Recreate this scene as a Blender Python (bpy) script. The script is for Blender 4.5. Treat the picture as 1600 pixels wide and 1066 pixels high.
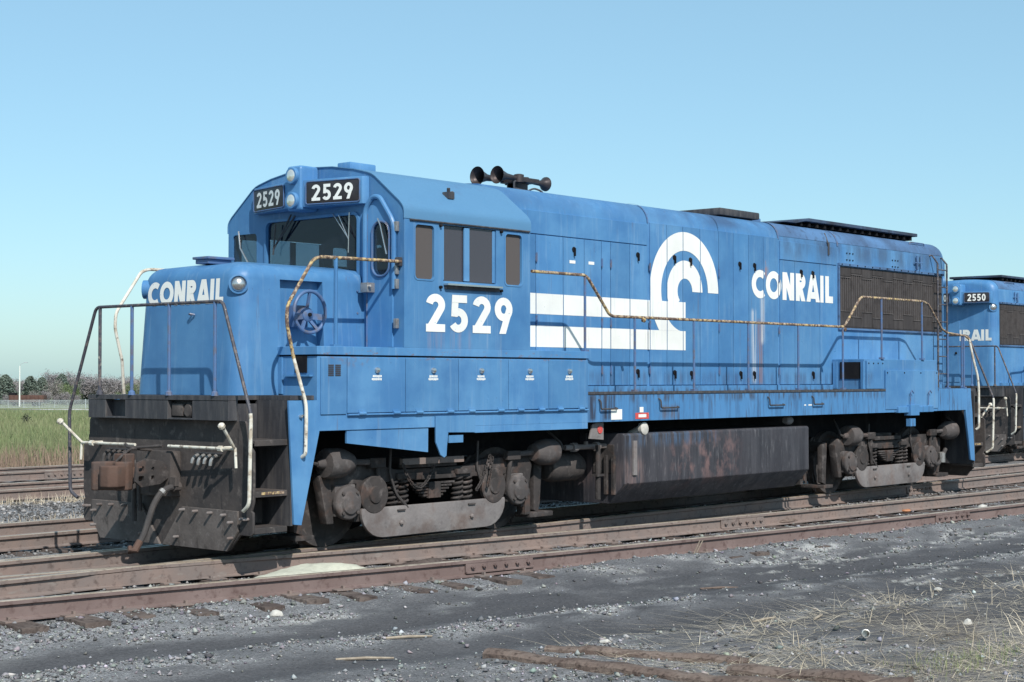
import bpy, bmesh, math, random
import numpy as np
from mathutils import Vector, Matrix

for o in list(bpy.data.objects):
    bpy.data.objects.remove(o, do_unlink=True)
SC = bpy.context.scene
COL = SC.collection
random.seed(7)
RNG = np.random.default_rng(11)
PI = math.pi

# ------------------------------------------------------------------ camera
cam_d = bpy.data.cameras.new('camera')
cam_d.sensor_width = 36.0
cam_d.lens = 36.0 * 2519.8 / 1600.0
cam_d.clip_start = 0.1
cam_d.clip_end = 6000
cam = bpy.data.objects.new('camera', cam_d)
COL.objects.link(cam)
cam.location = (-10.462, -14.136, 1.861)
YAW, PITCH = 0.85496, 0.02342
fwd = Vector((math.sin(YAW) * math.cos(PITCH), math.cos(YAW) * math.cos(PITCH), math.sin(PITCH)))
cam.rotation_euler = (fwd.to_track_quat('-Z', 'Y')).to_euler()
SC.camera = cam

# ------------------------------------------------------------------ sky, sun, exposure
SUN_EL = math.radians(43.0)
sun_h = Vector((-0.47, -0.88, 0)).normalized()          # horizontal direction towards the sun
sun_v = Vector((sun_h.x * math.cos(SUN_EL), sun_h.y * math.cos(SUN_EL), math.sin(SUN_EL)))
W = bpy.data.worlds.new('World')
SC.world = W
W.use_nodes = True
wn = W.node_tree.nodes
wl = W.node_tree.links
bg = wn['Background']
sky = wn.new('ShaderNodeTexSky')
sky.sky_type = 'NISHITA'
sky.sun_disc = False
sky.sun_elevation = SUN_EL
sky.sun_rotation = math.atan2(sun_h.x, sun_h.y)
sky.altitude = 0
sky.air_density = 0.95
sky.dust_density = 0.8
sky.ozone_density = 6.0
tint = wn.new('ShaderNodeMix')          # slight cyan cast of the slide film, over the whole sky
tint.data_type = 'RGBA'; tint.blend_type = 'MULTIPLY'; tint.inputs[0].default_value = 1.0
tint.inputs[7].default_value = (.98, 1.035, 0.95, 1)
wl.new(sky.outputs[0], tint.inputs[6])
veil = wn.new('ShaderNodeMix')          # pale cyan mixed evenly into the sky colour to look hazy
veil.data_type = 'RGBA'; veil.inputs[0].default_value = 0.34
veil.inputs[7].default_value = (3.25, 5.5, 6.15, 1)
wl.new(tint.outputs[2], veil.inputs[6])
wl.new(veil.outputs[2], bg.inputs['Color'])
bg.inputs['Strength'].default_value = 0.15
sun_d = bpy.data.lights.new('sun', 'SUN')
sun_d.energy = 5.0
sun_d.angle = math.radians(0.53)
sun_d.color = (1.0, 0.955, 0.885)
sun = bpy.data.objects.new('sun', sun_d)
COL.objects.link(sun)
sun.location = (-20, -30, 40)
sun.rotation_euler = (-sun_v).to_track_quat('-Z', 'Y').to_euler()
SC.view_settings.view_transform = 'Standard'
SC.view_settings.look = 'None'
SC.view_settings.gamma = 1.0
SC.view_settings.exposure = 0.0
SC.view_settings.use_curve_mapping = False
SC.render.engine = 'CYCLES'
SC.render.resolution_x = 1024
SC.render.resolution_y = 682

# ------------------------------------------------------------------ noise in numpy
def _hash(ix, iy, seed):
    h = (ix.astype(np.int64) * 374761393 + iy.astype(np.int64) * 668265263 + seed * 1442695041) & 0x7fffffff
    h = ((h ^ (h >> 13)) * 1274126177) & 0x7fffffff
    return ((h ^ (h >> 16)) & 0xffff) / 65535.0

def vnoise(x, y, seed=0):
    ix = np.floor(x); iy = np.floor(y)
    fx = x - ix; fy = y - iy
    fx = fx * fx * (3 - 2 * fx); fy = fy * fy * (3 - 2 * fy)
    a = _hash(ix, iy, seed); b = _hash(ix + 1, iy, seed)
    c = _hash(ix, iy + 1, seed); d = _hash(ix + 1, iy + 1, seed)
    return (a + (b - a) * fx) * (1 - fy) + (c + (d - c) * fx) * fy

def fbm(x, y, seed=0, octv=4):
    s = 0; a = .5; t = 0
    for k in range(octv):
        s = s + a * vnoise(x * 2 ** k + 17.3 * k, y * 2 ** k - 9.1 * k, seed + k); t += a; a *= .5
    return s / t

def sstep(a, b, x):
    t = np.clip((x - a) / (b - a), 0, 1)
    return t * t * (3 - 2 * t)

# ------------------------------------------------------------------ materials
MATS = {}
def new_mat(name):
    m = bpy.data.materials.new(name)
    m.use_nodes = True
    MATS[name] = m
    nt = m.node_tree
    return m, nt, nt.nodes, nt.links, nt.nodes['Principled BSDF']

def pos_node(nt, scale):
    g = nt.nodes.new('ShaderNodeNewGeometry')
    mp = nt.nodes.new('ShaderNodeMapping')
    mp.inputs['Scale'].default_value = scale
    nt.links.new(g.outputs['Position'], mp.inputs['Vector'])
    return mp.outputs[0]

def noise_fac(nt, scale, freq, lo, hi, detail=5, rough=.6):
    n = nt.nodes.new('ShaderNodeTexNoise')
    n.inputs['Scale'].default_value = freq
    n.inputs['Detail'].default_value = detail
    n.inputs['Roughness'].default_value = rough
    nt.links.new(pos_node(nt, scale), n.inputs['Vector'])
    r = nt.nodes.new('ShaderNodeMapRange')
    r.inputs['From Min'].default_value = lo
    r.inputs['From Max'].default_value = hi
    nt.links.new(n.outputs['Fac'], r.inputs['Value'])
    return r.outputs[0]

def mixc(nt, fac, a, b):
    m = nt.nodes.new('ShaderNodeMix')
    m.data_type = 'RGBA'
    for v, i in ((a, 6), (b, 7)):
        if isinstance(v, tuple):
            m.inputs[i].default_value = (*v[:3], 1)
        else:
            nt.links.new(v, m.inputs[i])
    if isinstance(fac, (int, float)):
        m.inputs[0].default_value = fac
    else:
        nt.links.new(fac, m.inputs[0])
    return m.outputs[2]

def mulf(nt, a, k):
    m = nt.nodes.new('ShaderNodeMath'); m.operation = 'MULTIPLY'
    nt.links.new(a, m.inputs[0])
    if isinstance(k, (int, float)): m.inputs[1].default_value = k
    else: nt.links.new(k, m.inputs[1])
    return m.outputs[0]

def bump(nt, bsdf, freq, strength, dist=.01, scale=(1, 1, 1)):
    n = nt.nodes.new('ShaderNodeTexNoise')
    n.inputs['Scale'].default_value = freq
    n.inputs['Detail'].default_value = 6
    nt.links.new(pos_node(nt, scale), n.inputs['Vector'])
    b = nt.nodes.new('ShaderNodeBump')
    b.inputs['Strength'].default_value = strength
    b.inputs['Distance'].default_value = dist
    nt.links.new(n.outputs['Fac'], b.inputs['Height'])
    nt.links.new(b.outputs[0], bsdf.inputs['Normal'])

def box_mask(nt, xr, zr, soft):
    """1 inside a world x/z window, fading over soft metres"""
    g = nt.nodes.new('ShaderNodeNewGeometry'); sp = nt.nodes.new('ShaderNodeSeparateXYZ')
    nt.links.new(g.outputs['Position'], sp.inputs[0])
    f = None
    for ch, (a, b) in ((0, xr), (2, zr)):
        for v0, v1 in ((a - soft, a + soft), (b + soft, b - soft)):
            r = nt.nodes.new('ShaderNodeMapRange'); r.interpolation_type = 'SMOOTHSTEP'
            r.inputs['From Min'].default_value = min(v0, v1); r.inputs['From Max'].default_value = max(v0, v1)
            if v0 > v1:
                r.inputs['To Min'].default_value = 1; r.inputs['To Max'].default_value = 0
            nt.links.new(sp.outputs[ch], r.inputs['Value'])
            f = r.outputs[0] if f is None else mulf(nt, f, r.outputs[0])
    return f

def stain(name, col, xr, zr, soft, sc, fr, lo, hi, st):
    """put a stain with its own place over an existing paint"""
    m = MATS[name]; nt = m.node_tree; B = nt.nodes['Principled BSDF']
    old = B.inputs['Base Color'].links[0].from_socket
    f = mulf(nt, mulf(nt, box_mask(nt, xr, zr, soft), noise_fac(nt, sc, fr, lo, hi)), st)
    nt.links.new(mixc(nt, f, old, col), B.inputs['Base Color'])

def weathered(name, base, layers, rough=.5, metal=0.0, bmp=None, spec=.5, rough_var=.15):
    """layers: (colour, position scale, frequency, lo, hi, strength)"""
    m, nt, N, L, B = new_mat(name)
    c = base
    for col, sc, fr, lo, hi, st in layers:
        c = mixc(nt, mulf(nt, noise_fac(nt, sc, fr, lo, hi), st), c, col)
    if isinstance(c, tuple):
        B.inputs['Base Color'].default_value = (*c, 1)
    else:
        L.new(c, B.inputs['Base Color'])
    B.inputs['Metallic'].default_value = metal
    B.inputs['Specular IOR Level'].default_value = spec
    r = nt.nodes.new('ShaderNodeMapRange')
    r.inputs['To Min'].default_value = max(.02, rough - rough_var)
    r.inputs['To Max'].default_value = min(1, rough + rough_var)
    nt.links.new(noise_fac(nt, (1, 1, 1), 3.0, .3, .7), r.inputs['Value'])
    L.new(r.outputs[0], B.inputs['Roughness'])
    if bmp: bump(nt, B, *bmp)
    return m

STREAK = (3.0, 3.0, .22)
BLUE = (.064, .195, .395)
weathered('blue_paint', BLUE, [
    ((.105, .255, .455), (1, 1, 1), .55, .38, .62, .9),
    ((.044, .145, .33), (1, 1, 1), 1.7, .44, .66, .65),
    ((.05, .15, .32), STREAK, 2.2, .50, .74, .4),
    ((.16, .29, .46), STREAK, 5.0, .55, .72, .5),
    ((.12, .10, .11), (5.0, 5.0, .30), 3.0, .64, .76, .6),
    ((.045, .06, .10), (1, 1, 1), 26.0, .69, .78, .6)], rough=.46, bmp=(2.2, .22, .02), spec=.35, rough_var=.2)
weathered('blue_paint_low', (.062, .195, .40), [
    ((.09, .235, .45), (1, 1, 1), 1.2, .35, .65, .7),
    ((.045, .10, .20), (4, 4, .5), 2.6, .50, .70, .75),
    ((.055, .05, .06), (6, 6, .6), 3.6, .58, .72, .8),
    ((.14, .10, .09), (1, 1, 1), 14.0, .64, .74, .6)], rough=.55, bmp=(2.2, .22, .02), spec=.3, rough_var=.2)
def per_object(name, k):
    m = MATS[name]; nt = m.node_tree; B = nt.nodes['Principled BSDF']
    old = B.inputs['Base Color'].links[0].from_socket
    oi = nt.nodes.new('ShaderNodeObjectInfo')
    r = nt.nodes.new('ShaderNodeMapRange'); r.inputs['To Min'].default_value = 1 - k; r.inputs['To Max'].default_value = 1 + k
    nt.links.new(oi.outputs['Random'], r.inputs['Value'])
    hs = nt.nodes.new('ShaderNodeHueSaturation'); nt.links.new(r.outputs[0], hs.inputs['Value']); nt.links.new(old, hs.inputs['Color'])
    nt.links.new(hs.outputs[0], B.inputs['Base Color'])
per_object('blue_paint', .085)
VS = (8, 8, .22)
for nm in ('blue_paint',):
    stain(nm, (.50, .53, .56), (10.27, 10.38), (1.8, 2.9), .05, VS, 2.5, .40, .55, .8)
    stain(nm, (.26, .12, .07), (10.44, 10.56), (1.78, 2.75), .05, VS, 3.0, .38, .55, .85)
    stain(nm, (.55, .56, .57), (10.52, 10.62), (2.4, 3.1), .05, VS, 3.0, .42, .55, .75)
    stain(nm, (.30, .16, .12), (10.55, 10.75), (3.4, 3.65), .05, (3, 3, 1), 4.0, .45, .6, .7)
    stain(nm, (.24, .21, .27), (2.5, 3.3), (2.2, 2.42), .06, VS, 2.6, .48, .66, .5)
    stain(nm, (.30, .38, .50), (3.55, 3.75), (2.2, 2.9), .06, VS, 2.6, .45, .6, .5)
    stain(nm, (.17, .13, .14), (.95, 5.5), (2.07, 2.17), .02, (2, 2, 4), 7.0, .56, .66, .7)
    stain(nm, (.05, .07, .13), (5.6, 12.9), (1.74, 1.95), .06, (5, 5, .6), 2.2, .42, .66, .6)
    stain(nm, (.055, .095, .17), (11.0, 16.7), (3.74, 4.5), .22, (1.5, 1.5, .5), 2.0, .36, .60, .8)
    stain(nm, (.055, .13, .26), (4.2, 16.7), (4.06, 4.6), .10, (.8, .8, .8), 2.0, .25, .65, .75)
    stain(nm, (.04, .07, .14), (8.5, 16.7), (4.12, 4.6), .08, (1, 1, 1), 1.4, .42, .62, .7)
    stain(nm, (.16, .12, .13), (1.2, 1.7), (2.0, 2.08), .05, (2, 2, 2), 4.0, .5, .62, .6)
for a_, b_ in ((5.55, 5.72), (5.85, 6.02), (6.0, 6.12)):
    stain('blue_paint_low', (.03, .03, .045), (a_, b_), (1.33, 1.66), .04, (7, 7, .4), 2.5, .36, .55, .9)
stain('blue_paint_low', (.05, .055, .075), (5.5, 13.5), (1.56, 1.72), .05, (5, 5, .7), 2.4, .46, .62, .8)
stain('blue_paint_low', (.10, .08, .08), (7.0, 7.5), (1.32, 1.5), .05, (7, 7, .4), 2.5, .42, .6, .7)
weathered('blue_roof', (.090, .215, .365), [
    ((.075, .19, .34), (1, 1, 1), .7, .35, .65, .6),
    ((.07, .12, .22), (1, 1, 1), 3.0, .58, .75, .5)], rough=.5, bmp=(6, .08, .02), spec=.35)
weathered('blue_sooty', (.085, .175, .33), [
    ((.05, .08, .145), (1, 1, 1), 1.6, .42, .66, .7),
    ((.03, .035, .05), (1, 1, 1), 7.0, .54, .70, .6)], rough=.7, bmp=(14, .2, .01), spec=.25)
weathered('soot_dark', (.055, .085, .14), [
    ((.03, .033, .042), (1, 1, 1), 2.2, .40, .62, .85),
    ((.10, .16, .26), (1, 1, 1), 5.0, .58, .72, .5)], rough=.75, spec=.2)
weathered('black_paint', (.044, .044, .050), [
    ((.10, .095, .097), (6, 6, .9), 2.0, .42, .68, .75),
    ((.13, .115, .105), (6, 6, .8), 3.0, .58, .72, .6),
    ((.16, .15, .15), (1, 1, 1), 30.0, .68, .76, .5)], rough=.62, bmp=(20, .25, .01), spec=.3)
weathered('plow_dust', (.140, .122, .115), [
    ((.075, .066, .063), (1, 1, 1), 2.2, .44, .66, .8),
    ((.05, .044, .042), (1, 1, .6), 9.0, .58, .70, .75),
    ((.21, .19, .18), (1, 1, 1), 14.0, .56, .70, .5)], rough=.88, bmp=(24, .35, .012), spec=.12)
weathered('pilot_dust', (.082, .070, .066), [  # brown dust, base lowered to mimic deep shadow
    ((.042, .039, .040), (1, 1, 1), 1.8, .40, .62, .85),
    ((.15, .13, .12), (1, 1, 1), 9.0, .55, .70, .7),
    ((.03, .028, .03), (5, 5, 1.2), 4.0, .58, .70, .7)], rough=.8, bmp=(22, .35, .012), spec=.2)
weathered('truck_dust', (.195, .178, .176), [
    ((.12, .11, .11), (1, 1, 1), 3.0, .50, .70, .7),
    ((.27, .25, .24), (1, 1, 1), 3.5, .48, .72, .6),
    ((.17, .115, .095), (1, 1, 1), 2.6, .50, .70, .7),
    ((.07, .063, .063), (1, 1, 1), 9.0, .60, .76, .6),
    ((.07, .06, .06), (1, 1, 1), 1.3, .52, .68, .6)], rough=.85, bmp=(26, .4, .012), spec=.15)
weathered('tank_black', (.040, .039, .047), [
    ((.072, .070, .080), (3, 3, .35), 2.0, .40, .66, .8),
    ((.028, .028, .034), (4, 4, .30), 2.6, .50, .68, .7),
    ((.15, .145, .155), (6, 6, .9), 4.5, .58, .70, .6)], rough=.62, bmp=(16, .25, .01), spec=.28)
stain('tank_black', (.20, .125, .12), (7.4, 9.0), (.5, 1.05), .25, (2, 2, 1.2), 2.4, .48, .62, .75)
stain('tank_black', (.22, .15, .14), (6.35, 6.75), (.45, .8), .1, (5, 5, .6), 2.4, .46, .6, .7)
stain('tank_black', (.06, .11, .19), (6.4, 8.5), (.98, 1.16), .06, (5, 5, .5), 2.8, .48, .62, .6)
weathered('truck_dark', (.060, .053, .052), [  # grimy steel, darkened further so colour stands in for shade between parts
    ((.032, .030, .030), (1, 1, 1), 2.4, .42, .64, .85),
    ((.17, .15, .145), (1, 1, 1), 7.0, .54, .70, .6),
    ((.12, .075, .06), (1, 1, 1), 4.0, .54, .70, .6)], rough=.88, bmp=(26, .4, .012), spec=.12)
weathered('truck_mid', (.090, .080, .079), [  # middle truck tone, albedo lowered to imitate stronger shadows
    ((.06, .055, .055), (1, 1, 1), 2.6, .46, .66, .8),
    ((.22, .20, .195), (1, 1, 1), 5.0, .52, .70, .6),
    ((.13, .085, .07), (1, 1, 1), 3.6, .54, .70, .6)], rough=.85, bmp=(26, .4, .012), spec=.15)
weathered('dark_void', (.012, .012, .014), [((.03, .028, .027), (1, 1, 1), 4.0, .5, .7, .7)], rough=.9, spec=.1)  # near-black for dark hardware, and for shade put into openings
weathered('radiator_grey', (.048, .043, .043), [
    ((.078, .070, .069), (5, 5, .5), 2.6, .45, .65, .7),
    ((.03, .026, .026), (1, 1, 1), 6.0, .55, .72, .6)], rough=.8, bmp=(30, .2, .006), spec=.15)
weathered('radiator_rib', (.105, .094, .092), [((.05, .045, .045), (1, 1, 1), 6.0, .45, .65, .7)], rough=.8, spec=.15)
weathered('white_paint', (.78, .78, .74), [
    ((.64, .64, .62), (1, 1, 1), 1.6, .42, .66, .6),
    ((.45, .48, .55), (6, 6, .3), 3.2, .60, .76, .5),
    ((.36, .26, .2), (6, 6, .4), 4.6, .66, .76, .6),
    ((.12, .20, .36), (1, 1, 1), 22.0, .69, .73, .8)], rough=.5, spec=.35)
weathered('white_rail', (.66, .63, .55), [
    ((.40, .33, .25), (1, 1, 1), 9.0, .48, .62, .85),
    ((.12, .08, .06), (1, 1, 1), 15.0, .58, .66, .85)], rough=.5, spec=.4)
weathered('yellow_rail', (.50, .37, .17), [
    ((.36, .27, .21), (1, 1, 1), 9.0, .40, .56, .9),
    ((.11, .07, .055), (1, 1, 1), 20.0, .44, .53, .95),
    ((.60, .55, .45), (1, 1, 1), 15.0, .60, .68, .6)], rough=.6, bmp=(60, .4, .004), spec=.3)
weathered('dark_rail', (.055, .055, .07), [
    ((.16, .13, .12), (1, 1, 1), 18.0, .50, .62, .8),
    ((.50, .46, .38), (1, 1, 1), 26.0, .64, .70, .8)], rough=.55, spec=.4)
weathered('blue_rail', (.075, .14, .28), [
    ((.12, .11, .13), (1, 1, 1), 9.0, .48, .64, .8)], rough=.5, spec=.4)
weathered('coupler_rust', (.105, .066, .053), [
    ((.18, .10, .07), (1, 1, 1), 5.0, .45, .66, .8),
    ((.07, .058, .055), (1, 1, 1), 5.0, .46, .62, .85)], rough=.85, bmp=(30, .4, .01), spec=.15)
weathered('rail_rust', (.185, .152, .140), [
    ((.24, .175, .15), (1, 1, 1), 2.2, .40, .62, .7),
    ((.085, .062, .056), (1, 1, 1), 14.0, .54, .70, .7),
    ((.26, .24, .22), (1, 1, 4), 5.0, .60, .72, .5)], rough=.8, bmp=(30, .3, .006), spec=.2)
weathered('rail_red_rust', (.150, .108, .100), [
    ((.20, .15, .14), (1, 1, 1), 2.0, .40, .62, .7),
    ((.075, .045, .042), (1, 1, 1), 12.0, .54, .70, .7)], rough=.8, bmp=(30, .3, .006), spec=.2)
weathered('rail_head', (.33, .265, .20), [
    ((.42, .36, .30), (1, 1, 1), 3.0, .42, .64, .8),
    ((.10, .07, .055), (1, 1, 1), 16.0, .54, .68, .6)], rough=.42, metal=.2, spec=.5)
weathered('tie_wood', (.080, .062, .056), [
    ((.16, .13, .115), (1, 1, 1), 3.0, .42, .66, .8),
    ((.035, .028, .026), (1, 1, 1), 18.0, .52, .66, .8)], rough=.9, bmp=(24, .6, .02), spec=.1)
weathered('timber_wood', (.125, .092, .078), [
    ((.21, .165, .14), (.6, .6, .6), 5.0, .42, .64, .8),
    ((.05, .035, .03), (1, 1, 1), 22.0, .52, .66, .8)], rough=.9, bmp=(24, .7, .02), spec=.1)
weathered('stick_wood', (.34, .29, .23), [((.22, .18, .14), (1, 1, 1), 20.0, .4, .6, .7)], rough=.9, spec=.1)
weathered('sand', (.50, .49, .40), [((.36, .35, .29), (1, 1, 1), 9.0, .42, .66, .7)], rough=.95, bmp=(60, .4, .01), spec=.1)
weathered('concrete', (.50, .48, .45), [((.40, .38, .36), (1, 1, 1), .5, .4, .6, .6)], rough=.9, spec=.1)
weathered('fence_wire', (.42, .46, .48), [((.3, .33, .35), (1, 1, 1), 2., .4, .6, .5)], rough=.6, spec=.3)
weathered('brown_steel', (.085, .048, .042), [((.13, .075, .06), (1, 1, 1), 1.5, .4, .6, .7)], rough=.8, spec=.2)
weathered('number_black', (.022, .019, .022), [((.04, .035, .04), (1, 1, 1), 8, .4, .6, .6)], rough=.35, spec=.4)
weathered('rubber_hose', (.055, .05, .05), [((.09, .08, .075), (1, 1, 1), 10, .45, .65, .7)], rough=.7, spec=.25)
weathered('horn_bronze', (.075, .060, .060), [((.04, .034, .037), (1, 1, 1), 6, .4, .6, .7)], rough=.42, metal=.5, spec=.5)
weathered('bare_steel', (.36, .35, .34), [((.16, .13, .11), (1, 1, 1), 12, .5, .66, .7)], rough=.4, metal=.6)
weathered('cab_inside', (.06, .075, .115), [((.035, .045, .07), (1, 1, 1), 2, .4, .6, .6)], rough=.8, spec=.2)
weathered('red_label', (.55, .07, .06), [((.65, .5, .45), (1, 1, 1), 40, .6, .66, .6)], rough=.5)
weathered('orange_stuff', (.42, .19, .09), [((.40, .13, .05), (1, 1, 1), 20, .45, .6, .7)], rough=.7)
weathered('tin', (.55, .54, .50), [((.22, .14, .10), (1, 1, 1), 30, .5, .62, .8)], rough=.4, metal=.5)
weathered('pale_stone', (.52, .50, .46), [((.38, .36, .33), (1, 1, 1), 15, .4, .6, .7)], rough=.9, spec=.1)
weathered('bark', (.085, .068, .060), [((.15, .125, .11), (1, 1, 1), 1.2, .4, .6, .7)], rough=.9, spec=.1)

m, nt, N, L, B = new_mat('lamp_lens')
B.inputs['Base Color'].default_value = (.80, .78, .72, 1); B.inputs['Metallic'].default_value = .6
B.inputs['Roughness'].default_value = .16
m, nt, N, L, B = new_mat('chrome')
B.inputs['Base Color'].default_value = (.62, .60, .58, 1); B.inputs['Metallic'].default_value = .9
B.inputs['Roughness'].default_value = .25

def glass(name, tint, body, k):
    m, nt, N, L, B = new_mat(name)
    out = N['Material Output']
    N.remove(B)
    tr = N.new('ShaderNodeBsdfTransparent'); tr.inputs[0].default_value = (*tint, 1)
    df = N.new('ShaderNodeBsdfDiffuse'); df.inputs[0].default_value = (*body, 1)
    gl = N.new('ShaderNodeBsdfGlossy'); gl.inputs['Roughness'].default_value = .06
    m1 = N.new('ShaderNodeMixShader'); m1.inputs[0].default_value = k
    L.new(tr.outputs[0], m1.inputs[1]); L.new(df.outputs[0], m1.inputs[2])
    fr = N.new('ShaderNodeFresnel'); fr.inputs[0].default_value = 1.5
    m2 = N.new('ShaderNodeMixShader')
    ge = N.new('ShaderNodeNewGeometry'); iv = N.new('ShaderNodeMath'); iv.operation = 'SUBTRACT'; iv.inputs[0].default_value = 1.0
    L.new(ge.outputs['Backfacing'], iv.inputs[1])
    L.new(mulf(nt, fr.outputs[0], iv.outputs[0]), m2.inputs[0]); L.new(m1.outputs[0], m2.inputs[1]); L.new(gl.outputs[0], m2.inputs[2])
    L.new(m2.outputs[0], out.inputs['Surface'])
glass('window_glass', (.62, .70, .76), (.035, .045, .07), .16)
glass('dusty_glass', (.30, .28, .27), (.125, .112, .11), .80)
glass('side_glass', (.40, .42, .46), (.10, .095, .115), .55)

def leaf_mat(name, c1, c2, freq=1.2):
    m, nt, N, L, B = new_mat(name)
    c = mixc(nt, noise_fac(nt, (1, 1, 1), freq, .35, .65), c1, c2)
    L.new(c, B.inputs['Base Color'])
    B.inputs['Roughness'].default_value = .85
    B.inputs['Specular IOR Level'].default_value = .12
leaf_mat('twigs', (.30, .275, .28), (.23, .21, .215), .5)  # twig tones paled to stand in for distant haze
leaf_mat('twigs_brown', (.29, .265, .245), (.23, .215, .205), .5)  # paled like the grey twigs, in place of haze
leaf_mat('needles', (.115, .145, .125), (.145, .175, .14), .6)  # lightened green, haze put into the colour
leaf_mat('spring_leaves', (.17, .21, .095), (.13, .17, .085), .6)
leaf_mat('field_grass', (.145, .195, .085), (.24, .24, .14), .35)
leaf_mat('dry_stalk', (.32, .24, .175), (.20, .14, .115), .8)
leaf_mat('straw', (.62, .54, .42), (.40, .335, .25), 1.5)
leaf_mat('shrub_dark', (.05, .055, .045), (.075, .08, .055), 2.)

def attr_mat(name, bmps):
    m, nt, N, L, B = new_mat(name)
    a = N.new('ShaderNodeAttribute'); a.attribute_name = 'tone'
    return m, nt, N, L, B, a

# gravel stones: tone per stone
m, nt, N, L, B, a = attr_mat('gravel_stone', None)
L.new(a.outputs['Color'], B.inputs['Base Color']); B.inputs['Roughness'].default_value = .9
B.inputs['Specular IOR Level'].default_value = .2
# ground: painted mix of materials (tone attribute) broken up by fine grain
m, nt, N, L, B, a = attr_mat('ground_soil', None)
def pebble(freq):
    v = N.new('ShaderNodeTexVoronoi'); v.inputs['Scale'].default_value = freq
    L.new(pos_node(nt, (1, 1, 1)), v.inputs['Vector'])
    sp = N.new('ShaderNodeSeparateColor'); L.new(v.outputs['Color'], sp.inputs[0])
    return v.outputs['Distance'], sp.outputs[0]
d1, r1_ = pebble(62.0); d2, r2_ = pebble(135.0)
g1 = noise_fac(nt, (1, 1, 1), 30.0, .30, .70, 7, .75)
fine = mixc(nt, g1, mixc(nt, .35, a.outputs['Color'], (.018, .018, .020)), mixc(nt, .10, a.outputs['Color'], (.40, .40, .42)))
def stone_col(r):
    mr = N.new('ShaderNodeMapRange'); mr.inputs['To Min'].default_value = .0; mr.inputs['To Max'].default_value = 1.0
    L.new(r, mr.inputs['Value'])
    return mixc(nt, mr.outputs[0], mixc(nt, .62, a.outputs['Color'], (.02, .02, .022)), mixc(nt, .34, a.outputs['Color'], (.62, .62, .64)))
grav = mixc(nt, .45, stone_col(r1_), stone_col(r2_))
c = mixc(nt, a.outputs['Alpha'], fine, grav)
L.new(c, B.inputs['Base Color'])
B.inputs['Roughness'].default_value = .95
B.inputs['Specular IOR Level'].default_value = .12
n_ = N.new('ShaderNodeTexNoise'); n_.inputs['Scale'].default_value = 30; n_.inputs['Detail'].default_value = 6
L.new(pos_node(nt, (1, 1, 1)), n_.inputs['Vector'])
b1 = N.new('ShaderNodeBump'); b1.inputs['Strength'].default_value = .6; b1.inputs['Distance'].default_value = .02
L.new(n_.outputs['Fac'], b1.inputs['Height'])
b2 = N.new('ShaderNodeBump'); b2.invert = True; b2.inputs['Distance'].default_value = .012
L.new(a.outputs['Alpha'], b2.inputs['Strength']); L.new(d1, b2.inputs['Height']); L.new(b1.outputs[0], b2.inputs['Normal'])
L.new(b2.outputs[0], B.inputs['Normal'])

# ------------------------------------------------------------------ mesh helpers
ORG = {}
def root_of(o):
    while o.parent is not None:
        o = o.parent
    return o

def thing(name, label, cat, loc=(0, 0, 0), group=None, kind=None):
    o = bpy.data.objects.new(name, None)
    COL.objects.link(o)
    o.location = loc
    o.empty_display_size = .3
    o['label'] = label
    if cat: o['category'] = cat
    if group: o['group'] = group
    if kind: o['kind'] = kind
    ORG[o.name] = Vector(loc)
    return o

def tag(o, label=None, cat=None, group=None, kind=None):
    if label: o['label'] = label
    if cat: o['category'] = cat
    if group: o['group'] = group
    if kind: o['kind'] = kind
    return o

def finish(me, mat, sharp=35):
    mats = mat if isinstance(mat, (list, tuple)) else [mat]
    for k in mats:
        me.materials.append(MATS[k])
    n = len(me.polygons)
    me.polygons.foreach_set('use_smooth', np.ones(n, dtype=bool))
    me.set_sharp_from_angle(angle=math.radians(sharp))
    me.update()

def link(name, me, parent=None):
    o = bpy.data.objects.new(name, me)
    COL.objects.link(o)
    if parent is not None:
        o.parent = parent
    return o

def fillet(pts, r, n=5):
    pts = [Vector(p) for p in pts]
    out = [pts[0]]
    for i in range(1, len(pts) - 1):
        a, b, c = pts[i - 1], pts[i], pts[i + 1]
        d1 = a - b; d2 = c - b
        k = min(r, d1.length * .45, d2.length * .45)
        p = b + d1.normalized() * k; q = b + d2.normalized() * k
        for t in range(n + 1):
            u = t / n
            out.append(p * (1 - u) ** 2 + b * 2 * u * (1 - u) + q * u * u)
    out.append(pts[-1])
    return out

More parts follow.
